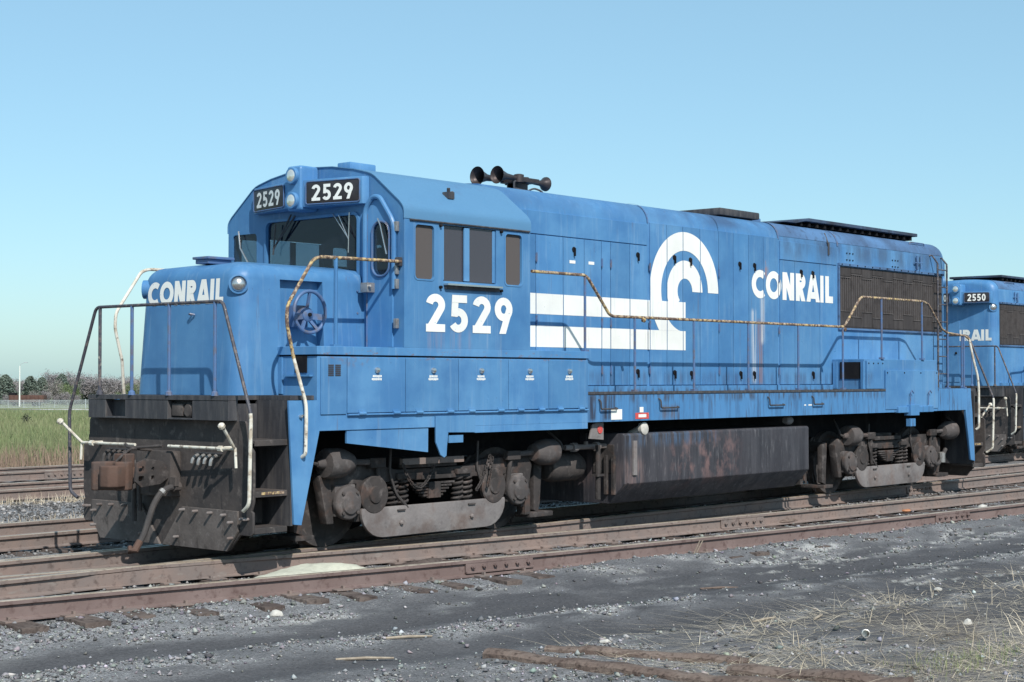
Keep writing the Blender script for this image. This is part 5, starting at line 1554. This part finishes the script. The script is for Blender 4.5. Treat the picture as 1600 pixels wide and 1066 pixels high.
def scatter(n, x0, x1, y0, y1, dens):
    x = RNG.uniform(x0, x1, n); y = RNG.uniform(y0, y1, n)
    k = RNG.random(n) < dens(x, y)
    return x[k], y[k]
def edge(x): return np.interp(x, [p.x for p in r2[0]], [p.y for p in r2[0]])
def dens1(x, y):
    t = gtone(x, y).mean(1)
    d = edge(x) - y
    dist = np.hypot(x + 10.46, y + 14.14)
    return np.clip((t - .085) / .16, .025, 1) * np.clip(1.15 - dist / 34, .25, 1) * np.where(np.abs(d) < .10, .1, 1)
sx_, sy_ = scatter(300000, -4.6, 16, -9.6, -.9, dens1)
sz_ = np.clip(RNG.lognormal(math.log(.0145), .58, len(sx_)), .006, .075)
tn = RNG.choice([.08, .14, .21, .28, .35, .50], len(sx_), p=[.16, .24, .27, .20, .105, .025])[:, None] * np.array([[1.0, .99, 1.0]]) * (1 + RNG.normal(0, .05, (len(sx_), 3)))
me = stones('gravel', sx_, sy_, sz_, tn)
tag(link('gravel', me), 'loose grey gravel scattered over the cinders beside the tracks', 'gravel', kind='stuff')
sx_, sy_ = scatter(52000, -5, 24, -1.2, 9.4, lambda x, y: np.where(np.abs(np.abs(y) - .7535) < .1, 0, np.where(y > 5, .9, .55)))
sz_ = np.clip(RNG.lognormal(math.log(.036), .4, len(sx_)), .015, .09)
tn = RNG.choice([.08, .13, .19, .27, .36], len(sx_), p=[.25, .27, .24, .16, .08])[:, None] * np.array([[1.02, .98, .97]])
me = stones('ballast', sx_, sy_, sz_, tn)
tag(link('ballast', me), 'dirty ballast stones between and behind the tracks', 'ballast', kind='stuff')
def blob(name, mat, p, r, seed, squash=.7, n=2, label=None, cat=None, group=None):
    bm = bmesh.new(); bmesh.ops.create_icosphere(bm, subdivisions=n, radius=1)
    rg = random.Random(seed)
    off = [rg.uniform(0, 9) for _ in range(3)]
    for v in bm.verts:
        k = 1 + .28 * math.sin(v.co.x * 2.3 + off[0]) * math.cos(v.co.y * 2.1 + off[1]) + .18 * math.sin(v.co.z * 3.7 + off[2]) + rg.uniform(-.08, .08)
        v.co = Vector((v.co.x * r[0], v.co.y * r[1], v.co.z * r[2])) * k
    me = bpy.data.meshes.new(name); bm.to_mesh(me); bm.free(); finish(me, mat, 40)
    o = link(name, me); o.location = p
    return tag(o, label, cat, group)
def gz(x, y): return float(gheight(np.array([x]), np.array([y]))[0])
# ---- litter on the cinders
for i, (x, y, r, lab) in enumerate(((3.05, -7.75, .05, 'white stone lying in the straw at lower right'), (.05, -6.0, .045, 'pale stone on cinders above the buried timbers'), (4.8, -6.6, .05, 'pale stone beyond the wheel ruts near the right edge'),
                                   (-.9, -3.02, .06, 'pale block lying by a tie end of the nearest track'), (13.2, -3.2, .14, 'white lump beside the near rail at the right edge'))):
    blob('stone', 'pale_stone', (x, y, gz(x, y) + r * .25), (r, r * .8, r * .55), i, label=lab, cat='stone', group='pale stones lying about the yard')
blob('orange_lump', 'orange_stuff', (2.9, 4.25, -.12), (.05, .05, .06), 4, label='small orange lump between the rails behind the pilot', cat='debris')
blob('orange_lump', 'orange_stuff', (11.6, -2.75, -.11), (.07, .05, .035), 5, label='small orange rag between the rails near the right edge', cat='debris')
blob('dirt_clod', 'tie_wood', (2.25, -1.75, -.17), (.28, .12, .07), 8, label='brown clod of debris between the rails of the nearest track', cat='debris')
blob('dirt_clod', 'timber_wood', (9.3, -2.05, -.15), (.30, .10, .06), 9, label='tan clod against the rail in front of the fuel tank', cat='debris')
# sand heap between the rails of the branching track
sp = MB()
ns = 26
vs = []; fs = []
for i in range(ns + 1):
    for j in range(13):
        u = -1 + 2 * i / ns; v = -1 + 2 * j / 12
        x = .62 + u * .80; cy = -1.86 - .155 * (x - .62); y = cy + v * .42
        k = max(0, 1 - u * u) * max(0, 1 - v * v)
        vs.append((x, y, gz(x, y) - .02 + .205 * k ** .75 * (1 + .15 * math.sin(5 * u + 3 * v))))
for i in range(ns):
    for j in range(12):
        fs.append((i * 13 + j, i * 13 + j + 1, (i + 1) * 13 + j + 1, (i + 1) * 13 + j))
so = sp.add(vs, fs).build('sand_pile', 'sand', None, sharp=80)
tag(so, 'pale heap of locomotive sand between the rails below the cab', 'sand pile')
# sticks and stalks
STK = [((-.95, -4.72), .42, .35, 'pale straight stick lying in the left wheel rut'), ((-1.75, -5.05), .45, .2, 'long thin stick at the bottom left of the timbers'), ((2.0, -6.3), .38, .9, 'pale stick on the cinders right of the middle ruts'),
       ((2.35, -6.65), .30, 1.2, 'short forked stick below the pale stick'), ((3.6, -4.75), .42, .3, 'brown splinter of wood lying in the right rut')]
for i, ((x, y), L_, a, lab) in enumerate(STK):
    d = Vector((math.cos(a - .9), math.sin(a - .9), 0)); c = Vector((x, y, gz(x, y) + .014))
    b = MB().tube([c - d * L_ / 2, c + Vector((.01, -.008, .006)), c + d * L_ / 2], [.011, .013, .008], 6)
    tag(b.build('stick', 'stick_wood' if i < 4 else 'timber_wood'), lab, 'stick', 'sticks lying on the cinders')
st = MB()
p = Vector((5.15, -3.36, -.19))
st.tube([p, p + Vector((.05, -.06, .17))], .006, 5).tube([p + Vector((.05, 0, 0)), p + Vector((.12, -.05, .16))], .006, 5)
tag(st.build('dry_stem', 'stick_wood'), 'two pale dry stems leaning on the near rail', 'weed')
can = MB().lathe([(0, .032), (.02, .035), (.085, .035), (.087, .029), (.02, .027)], (1.55, -7.55, gz(1.55, -7.55) + .05), (-.8, -.6, .15), 16)
tag(can.build('tin_can', 'tin'), 'open tin can lying in the straw at bottom right', 'can')
# old timbers buried in the cinders
def timber(name, p0, p1, w_, h, lab, seed):
    rg = random.Random(seed)
    a = Vector((*p0, gz(*p0))); b = Vector((*p1, gz(*p1)))
    d = (b - a).normalized(); nx = Vector((-d.y, d.x, 0)).normalized()
    n = 24; vs = []; fs = []
    for i in range(n + 1):
        t = i / n
        c = a.lerp(b, t); c.z = gz(c.x, c.y)
        ww = w_ * (1 + .05 * math.sin(i * .9 + seed) + rg.uniform(-.02, .02)) * (.85 if i in (0, n) else 1)
        hh = h * (1 + .18 * math.sin(i * .55 + seed * 2) + rg.uniform(-.06, .06))
        for u, z in ((-1, -.12), (-1, hh * .55), (-.62, hh * .95), (.0, hh * (1 + rg.uniform(-.1, .1))), (.62, hh * .9), (1, hh * .5), (1, -.12)):
            vs.append(c + nx * u * ww * .5 + Vector((0, 0, z)))
    for i in range(n):
        for j in range(6):
            fs.append((i * 7 + j, i * 7 + j + 1, (i + 1) * 7 + j + 1, (i + 1) * 7 + j))
    fs.append(tuple(range(7))); fs.append(tuple(n * 7 + j for j in range(6, -1, -1)))
    tag(MB().add(vs, fs).build(name, 'timber_wood', None, sharp=45), lab, 'timber', 'old timbers half buried in the cinders')
timber('timber', (-1.02, -5.68), (-.62, -8.2), .20, .055, 'longest weathered brown timber half buried at bottom centre', 1)
timber('timber', (-.55, -5.88), (.10, -7.35), .17, .045, 'shorter weathered timber lying just behind the longest one', 2)
timber('timber', (-.30, -7.45), (.02, -8.75), .24, .06, 'dark split timber in the straw at the bottom edge', 3)

# ---- dry straw, stalks and field grass
def blades(name, x, y, h, w_, lean, mat, label, cat, base=None):
    n = len(x)
    z = gheight(x, y) if base is None else base
    a = RNG.random(n) * 2 * PI; l = RNG.normal(0, 1, n) * lean
    if lean > 2: l = l + np.sign(l) * 2.0
    la = RNG.random(n) * 2 * PI
    dx, dy = np.cos(a) * w_ / 2, np.sin(a) * w_ / 2
    ex, ey = np.cos(la) * l * h, np.sin(la) * l * h
    hz = h / np.sqrt(1 + l * l)
    P = np.stack([np.stack([x - dx, y - dy, z - .01], 1), np.stack([x + dx, y + dy, z - .01], 1),
                  np.stack([x + dx * .7 + ex * .45, y + dy * .7 + ey * .45, z + hz * .6], 1), np.stack([x - dx * .7 + ex * .45, y - dy * .7 + ey * .45, z + hz * .6], 1),
                  np.stack([x + ex, y + ey, z + hz], 1)], 1).reshape(-1, 3)
    i0 = np.arange(n)[:, None] * 5
    F = np.concatenate([i0 + np.array([[0, 1, 2]]), i0 + np.array([[0, 2, 3]]), i0 + np.array([[3, 2, 4]])])
    me = np_mesh(name, P, F, 3); me.materials.append(MATS[mat])
    tag(link(name, me), label, cat, kind='stuff')
# straw patches at lower right
cl = RNG.random((420, 2)) * np.array([9.5, 4.2]) + np.array([-.6, -9.8])
cl = cl[(cl[:, 1] < -6.35 - .10 * (cl[:, 0] - 1)) & (fbm(cl[:, 0] * .8, cl[:, 1] * .8, 61) > .40)]
xs_, ys_ = [], []
for cx, cy in cl:
    k = int(RNG.integers(12, 48)); xs_.append(RNG.normal(cx, .17, k)); ys_.append(RNG.normal(cy, .17, k))
xs_ = np.concatenate(xs_); ys_ = np.concatenate(ys_)
n = len(xs_)
blades('dry_grass', xs_, ys_, RNG.uniform(.05, .22, n), RNG.uniform(.004, .008, n), 5.0, 'straw', 'matted dry straw on the cinders at bottom right', 'dry grass')
xs_ = RNG.uniform(-.4, 7, 240)[:150]; ys_ = RNG.uniform(-9.6, -6.7, 240)[:150]
blades('dry_weeds', xs_, ys_, RNG.uniform(.06, .24, 150), RNG.uniform(.004, .008, 150), .8, 'straw', 'upright dry weed stalks standing in the straw', 'weeds')
xs_ = RNG.normal(1.2, .5, 500); ys_ = RNG.normal(-8.6, .2, 500)
blades('green_sprouts', xs_, ys_, RNG.uniform(.03, .08, 500), RNG.uniform(.004, .007, 500), .8, 'field_grass', 'few green sprouts in the straw by the bottom edge', 'grass')
# dead stalks and grass along the far tracks
def wedge(n, d0, d1, p0, p1, pw=1.0):
    u = RNG.random(n) ** pw
    d = d0 * (d1 / d0) ** u
    px = RNG.uniform(p0, p1, n)
    lat = (px - 800) / 2519.8 * d
    r = np.array([math.cos(YAW), -math.sin(YAW)]); f = np.array([math.sin(YAW), math.cos(YAW)])
    P = np.array([-10.462, -14.136])[None] + f[None] * d[:, None] + r[None] * lat[:, None]
    return P[:, 0], P[:, 1], d
x, y, d = wedge(26000, 30, 60, -220, 420)
k = (y > 16.9) & (y < 20.5) & (fbm(x * .5, y * .5, 71) > .36)
x, y = x[k], y[k]; n = len(x)
blades('dead_weeds', x, y, RNG.uniform(.2, .65, n), RNG.uniform(.010, .022, n), .28, 'dry_stalk', 'reddish dead weeds along the edge of the field', 'weeds')
x, y, d = wedge(60000, 38, 170, -220, 420)
k = (y > 17.6) & (fbm(x * .25, y * .25, 72) > .34)
x, y, d = x[k], y[k], d[k]; n = len(x)
blades('field_grass', x, y, RNG.uniform(.16, .50, n) * (1 + d / 220), RNG.uniform(.010, .022, n) * (1 + d / 45), .3, 'field_grass', 'green spring grass covering the field beyond the tracks', 'grass')
x = RNG.uniform(-4, 20, 9000); y = np.where(RNG.random(9000) < .5, RNG.normal(5.5, .25, 9000), RNG.normal(9.4, .25, 9000))
blades('dry_grass', x, y, RNG.uniform(.05, .20, 9000), RNG.uniform(.006, .012, 9000), .7, 'straw', 'strips of dry grass between the far tracks', 'dry grass')
x = RNG.uniform(24, 60, 9000); y = RNG.uniform(5.2, 9, 9000)
blades('yard_grass', x, y, RNG.uniform(.06, .24, 9000), RNG.uniform(.010, .02, 9000), .6, 'field_grass', 'pale grass under and behind the locomotive at right edge', 'grass')

# ================================================================== far background across the field
Rv = np.array([math.cos(YAW), -math.sin(YAW)]); Fv = np.array([math.sin(YAW), math.cos(YAW)])
def far(px, dep):
    p = np.array([-10.462, -14.136]) + Fv * dep + Rv * ((px - 800) / 2519.8 * dep)
    return float(p[0]), float(p[1])
# path
pa = far(-900, 292); pb = far(900, 292); pc = far(900, 306); pd = far(-900, 306)
n = 60; vs = []; fs = []
for i in range(n + 1):
    t = i / n
    for (ax, ay), (bx, by) in ((pa, pb), (pd, pc)):
        x = ax + (bx - ax) * t; y = ay + (by - ay) * t
        vs.append((x, y, max(gz(x, y), gz(x + .5, y + .5)) + .10))
for i in range(n): fs.append((2 * i, 2 * i + 2, 2 * i + 3, 2 * i + 1))
tag(MB().add(vs, fs).build('path', 'concrete', None, sharp=80), 'pale service road crossing behind the field', kind='structure')
# chain-link fence
fx0, fy0 = far(-300, 316); fx1, fy1 = far(520, 316)
fence = thing('chain_link_fence', 'chain-link fence with steel posts behind the pale service road', 'fence', (fx0, fy0, gz(fx0, fy0)))
nf = 34
top = []
for i in range(nf + 1):
    t = i / nf; x = fx0 + (fx1 - fx0) * t; y = fy0 + (fy1 - fy0) * t; z = gz(x, y)
    big = i in (18,)
    MB().tube([(x, y, z - .2), (x, y, z + (1.75 if big else 1.62))], .09 if big else .045, 6).build('post', 'fence_wire', fence)
    top.append(Vector((x, y, z)))
MB().tube([p + Vector((0, 0, 1.58)) for p in top], .03, 5).tube([p + Vector((0, 0, .1)) for p in top], .02, 5).build('rail', 'fence_wire', fence)
wm = MB()
ax = Vector((fx1 - fx0, fy1 - fy0, 0)).normalized(); Lf = math.hypot(fx1 - fx0, fy1 - fy0)
def onf(s):
    q = s / Lf * nf; i = min(nf - 1, int(q)); return top[i].lerp(top[i + 1], q - i)
s = 0
vs = []; fs = []
while s < Lf - 1.7:
    for sg in (1, -1):
        a = onf(s + (0 if sg > 0 else 1.5)) + Vector((0, 0, .05)); b = onf(s + (1.5 if sg > 0 else 0)) + Vector((0, 0, 1.58))
        e = ax * .012
        k = len(vs); vs += [a - e, a + e, b + e, b - e]; fs.append((k, k + 1, k + 2, k + 3))
    s += .11
wm.add(vs, fs)
o = wm.build('wire_mesh', 'fence_wire', fence); o['kind'] = 'stuff'
# street lamp
lx, ly = far(31, 335); lz = gz(lx, ly)
lamp = thing('light_pole', 'tall white light pole with short arm rising above the trees', 'light pole', (lx, ly, lz))
rv = Vector((Rv[0], Rv[1], 0))
MB().tube([(lx, ly, lz), (lx, ly, lz + 8.6)], [.16, .10], 8).build('pole', 'white_paint', lamp)
b0 = Vector((lx, ly, lz + 8.55))
MB().tube([b0, b0 + Vector((0, 0, .45)) + rv * .25, b0 + Vector((0, 0, .75)) + rv * .95], .05, 6).build('arm', 'fence_wire', lamp)
MB().obox(b0 + Vector((0, 0, .74)) + rv * 1.25, rv * .40, Vector((-rv.y, rv.x, 0)) * .14, Vector((0, 0, .09))).build('lamp_head', 'fence_wire', lamp, bevel=.04)
# low brown freight car
wx, wy = far(44, 345); wz = gz(wx, wy)
wag = thing('freight_car', 'low rust-brown freight car behind the fence under the trees', 'freight car', (wx, wy, wz))
nv_ = Vector((-rv.y, rv.x, 0)); W0 = Vector((wx, wy, wz))
MB().obox(W0 + Vector((0, 0, 1.65)), rv * 3.7, nv_ * 1.3, Vector((0, 0, .75))).build('body', 'brown_steel', wag, bevel=.05)
for i in range(9):
    MB().obox(W0 + rv * (-3.5 + i * .875) - nv_ * 1.36 + Vector((0, 0, 1.65)), rv * .07, nv_ * .06, Vector((0, 0, .72))).build('rib', 'brown_steel', wag)
MB().obox(W0 - rv * 3.2 + Vector((0, 0, 2.55)), rv * .7, nv_ * 1.0, Vector((0, 0, .35))).build('load', 'dark_void', wag, bevel=.1)
for q in (-2.6, -1.6, 1.6, 2.6):
    MB().lathe([(0, .45), (.12, .45)], W0 + rv * q - nv_ * .8 + Vector((0, 0, .5)), -nv_, 14).build('wheel', 'dark_void', wag)
MB().obox(W0 + Vector((0, 0, .85)), rv * 3.6, nv_ * .5, Vector((0, 0, .12))).build('frame', 'dark_void', wag)

# ---- trees
def tree_meshes(kind, seed):
    rg = np.random.default_rng(seed); H = 8.0
    tr = MB()
    tr.tube([(0, 0, -.3), (.05, .02, H * .35), (-.05, .05, H * .8)], [.16, .11, .03], 7)
    tips = []
    nb = 16 if kind != 'needles' else 10
    for i in range(nb):
        z0 = H * rg.uniform(.18, .72); a = rg.uniform(0, 2 * PI); L_ = H * rg.uniform(.18, .34) * (1.15 - z0 / H * .6)
        e = (L_ * math.cos(a), L_ * math.sin(a), z0 + L_ * rg.uniform(.5, 1.1))
        tr.tube([(0, 0, z0), (e[0] * .55, e[1] * .55, z0 + (e[2] - z0) * .45), e], [.055, .035, .012], 5)
        tips.append(e)
    trunk = tr.mesh('trunk'); finish(trunk, 'bark')
    if kind == 'needles':
        n = 2600; u = rg.random(n); zz = H * (.05 + .95 * u); a = rg.random(n) * 2 * PI; rr = np.sqrt(np.clip(1 - (u - .22) ** 2 / .62, 0, 1)) * 2.1 * (.45 + .55 * rg.random(n) ** .6) * (1 + .30 * np.sin(a * 3 + u * 9 + seed) * np.cos(u * 17 + seed))
        C = np.stack([rr * np.cos(a), rr * np.sin(a), zz - .25 * rr], 1); sz = rg.uniform(.12, .34, n)
    else:
        n = 2600 if kind != 'spring_leaves' else 2400
        tp = np.array(tips + [(0, 0, H * .85), (0, 0, H * .7), (.5, .3, H * .6), (-.5, -.2, H * .55)])
        ci = rg.integers(0, len(tp), n)
        C = tp[ci] * (.62 + .45 * rg.random((n, 1))) + rg.normal(0, .55, (n, 3)) * np.array([1, 1, .85])
        C[:, 2] = np.clip(C[:, 2], H * .12, H * 1.05)
        sz = rg.uniform(.06, .16, n) if kind == 'spring_leaves' else rg.uniform(.16, .48, n)
    d1 = rg.normal(0, 1, (n, 3)); d1[:, 2] += .6 if kind.startswith('twigs') else 0; d1 /= np.linalg.norm(d1, axis=1)[:, None]
    d2 = np.cross(d1, rg.normal(0, 1, (n, 3))); d2 /= np.linalg.norm(d2, axis=1)[:, None]
    wv = .16 if kind.startswith('twigs') else .8
    P = np.stack([C - d1 * sz[:, None], C + d2 * sz[:, None] * wv, C + d1 * sz[:, None], C - d2 * sz[:, None] * wv], 1).reshape(-1, 3)
    crown = np_mesh('crown', P, np.arange(n * 4).reshape(n, 4), 4); crown.materials.append(MATS[kind])
    return trunk, crown
VAR = {k: [tree_meshes(k, 100 + 7 * i + hash(k) % 1 + len(k)) for i in range(3)] for k in ('twigs', 'twigs_brown', 'needles', 'spring_leaves')}
WORD = {'twigs': 'bare purplish-grey tree', 'twigs_brown': 'bare brownish tree', 'needles': 'dark evergreen tree', 'spring_leaves': 'yellow-green tree in young leaf'}
TREES = []
rg = random.Random(5)
# (pixel column, depth, height, kind, variant, label)
front = [(-8, 372, 6.0, 'needles'), (9, 366, 6.8, 'needles'), (48, 374, 6.4, 'needles'), (66, 380, 6.2, 'needles'), (88, 372, 6.0, 'twigs_brown'), (104, 364, 5.0, 'spring_leaves'), (97, 376, 6.9, 'needles'), (117, 366, 4.6, 'spring_leaves'), (128, 374, 5.6, 'needles'), (144, 372, 6.6, 'twigs'), (160, 370, 6.6, 'twigs'), (176, 372, 6.2, 'twigs'), (190, 374, 6.8, 'twigs'), (205, 370, 5.2, 'spring_leaves'), (214, 376, 6.0, 'twigs')]
for p_, d_, h_, k_ in front: TREES.append((p_, d_, h_, k_))
for i in range(15):
    TREES.append((-14 + i * 16.5 + rg.uniform(-6, 6), 392 + rg.uniform(0, 25), rg.uniform(5.8, 7.8), rg.choice(['twigs', 'twigs', 'twigs_brown'])))
for i in range(12):
    TREES.append((-6 + i * 19 + rg.uniform(-6, 6), 356 + rg.uniform(0, 6), rg.uniform(2.2, 3.4), rg.choice(['twigs_brown', 'twigs', 'spring_leaves'])))
rank = {}
vis = sorted([t for t in TREES if -10 <= t[0] <= 222], key=lambda t: t[0])
order = {id(t): i for i, t in enumerate(vis)}
ords = ['first', 'second', 'third', 'fourth', 'fifth', 'sixth', 'seventh', 'eighth', 'ninth', 'tenth', 'eleventh', 'twelfth', 'thirteenth', 'fourteenth', 'fifteenth', 'sixteenth', 'seventeenth', 'eighteenth', 'nineteenth', 'twentieth']
cnt = {}
for t in sorted(TREES, key=lambda q: q[0]):
    p_, d_, h_, k_ = t
    x, y = far(p_, d_); z = gz(x, y)
    tall = 'tall' if h_ > 5.9 else ('middling' if h_ > 4 else 'low')
    row = 'in the back row' if d_ > 388 else ('in the front row' if d_ < 362 else 'in the middle row')
    key = (k_, row, tall)
    if True:
        cnt[key] = cnt.get(key, 0) + 1
        lab = '%s %s %s behind the fence, %s from left' % (tall, WORD[k_], row, ords[cnt[key] - 1])
    elif p_ < 0:
        lab = '%s %s %s, left of the picture' % (tall, WORD[k_], row)
    else:
        lab = '%s %s %s, hidden behind the locomotive' % (tall, WORD[k_], row)
    root = thing('tree', lab, 'tree', (x, y, z), 'trees along the far side of the field')
    trunk, crown = VAR[k_][rg.randrange(3)]
    root.rotation_euler = (0, 0, rg.uniform(0, 6.28))
    s_ = h_ / 8.0
    root.scale = (s_ * rg.uniform(1.0, 1.35), s_ * rg.uniform(1.0, 1.35), s_)
    link('trunk', trunk, root); link('crown', crown, root)
# stump-like shrub in the field
bx, by = far(41, 86); bz = gz(bx, by)
sh = thing('shrub', 'small dark shrub standing alone in the green field', 'shrub', (bx, by, bz))
rgn = np.random.default_rng(3); n = 500
C = rgn.normal(0, 1, (n, 3)) * np.array([.11, .11, .22]) + np.array([0, 0, .32]); C[:, 2] = np.clip(C[:, 2], .02, .8)
d1 = rgn.normal(0, 1, (n, 3)); d1 /= np.linalg.norm(d1, axis=1)[:, None]; d2 = np.cross(d1, rgn.normal(0, 1, (n, 3)))
P = np.stack([C - d1 * .05, C + d2 * .02, C + d1 * .05, C - d2 * .02], 1).reshape(-1, 3)
me = np_mesh('foliage', P, np.arange(n * 4).reshape(n, 4), 4); me.materials.append(MATS['shrub_dark']); link('foliage', me, sh)
b = MB().tube([(bx, by, bz - .1), (bx, by, bz + .35)], .03, 6); b.build('stem', 'bark', sh)
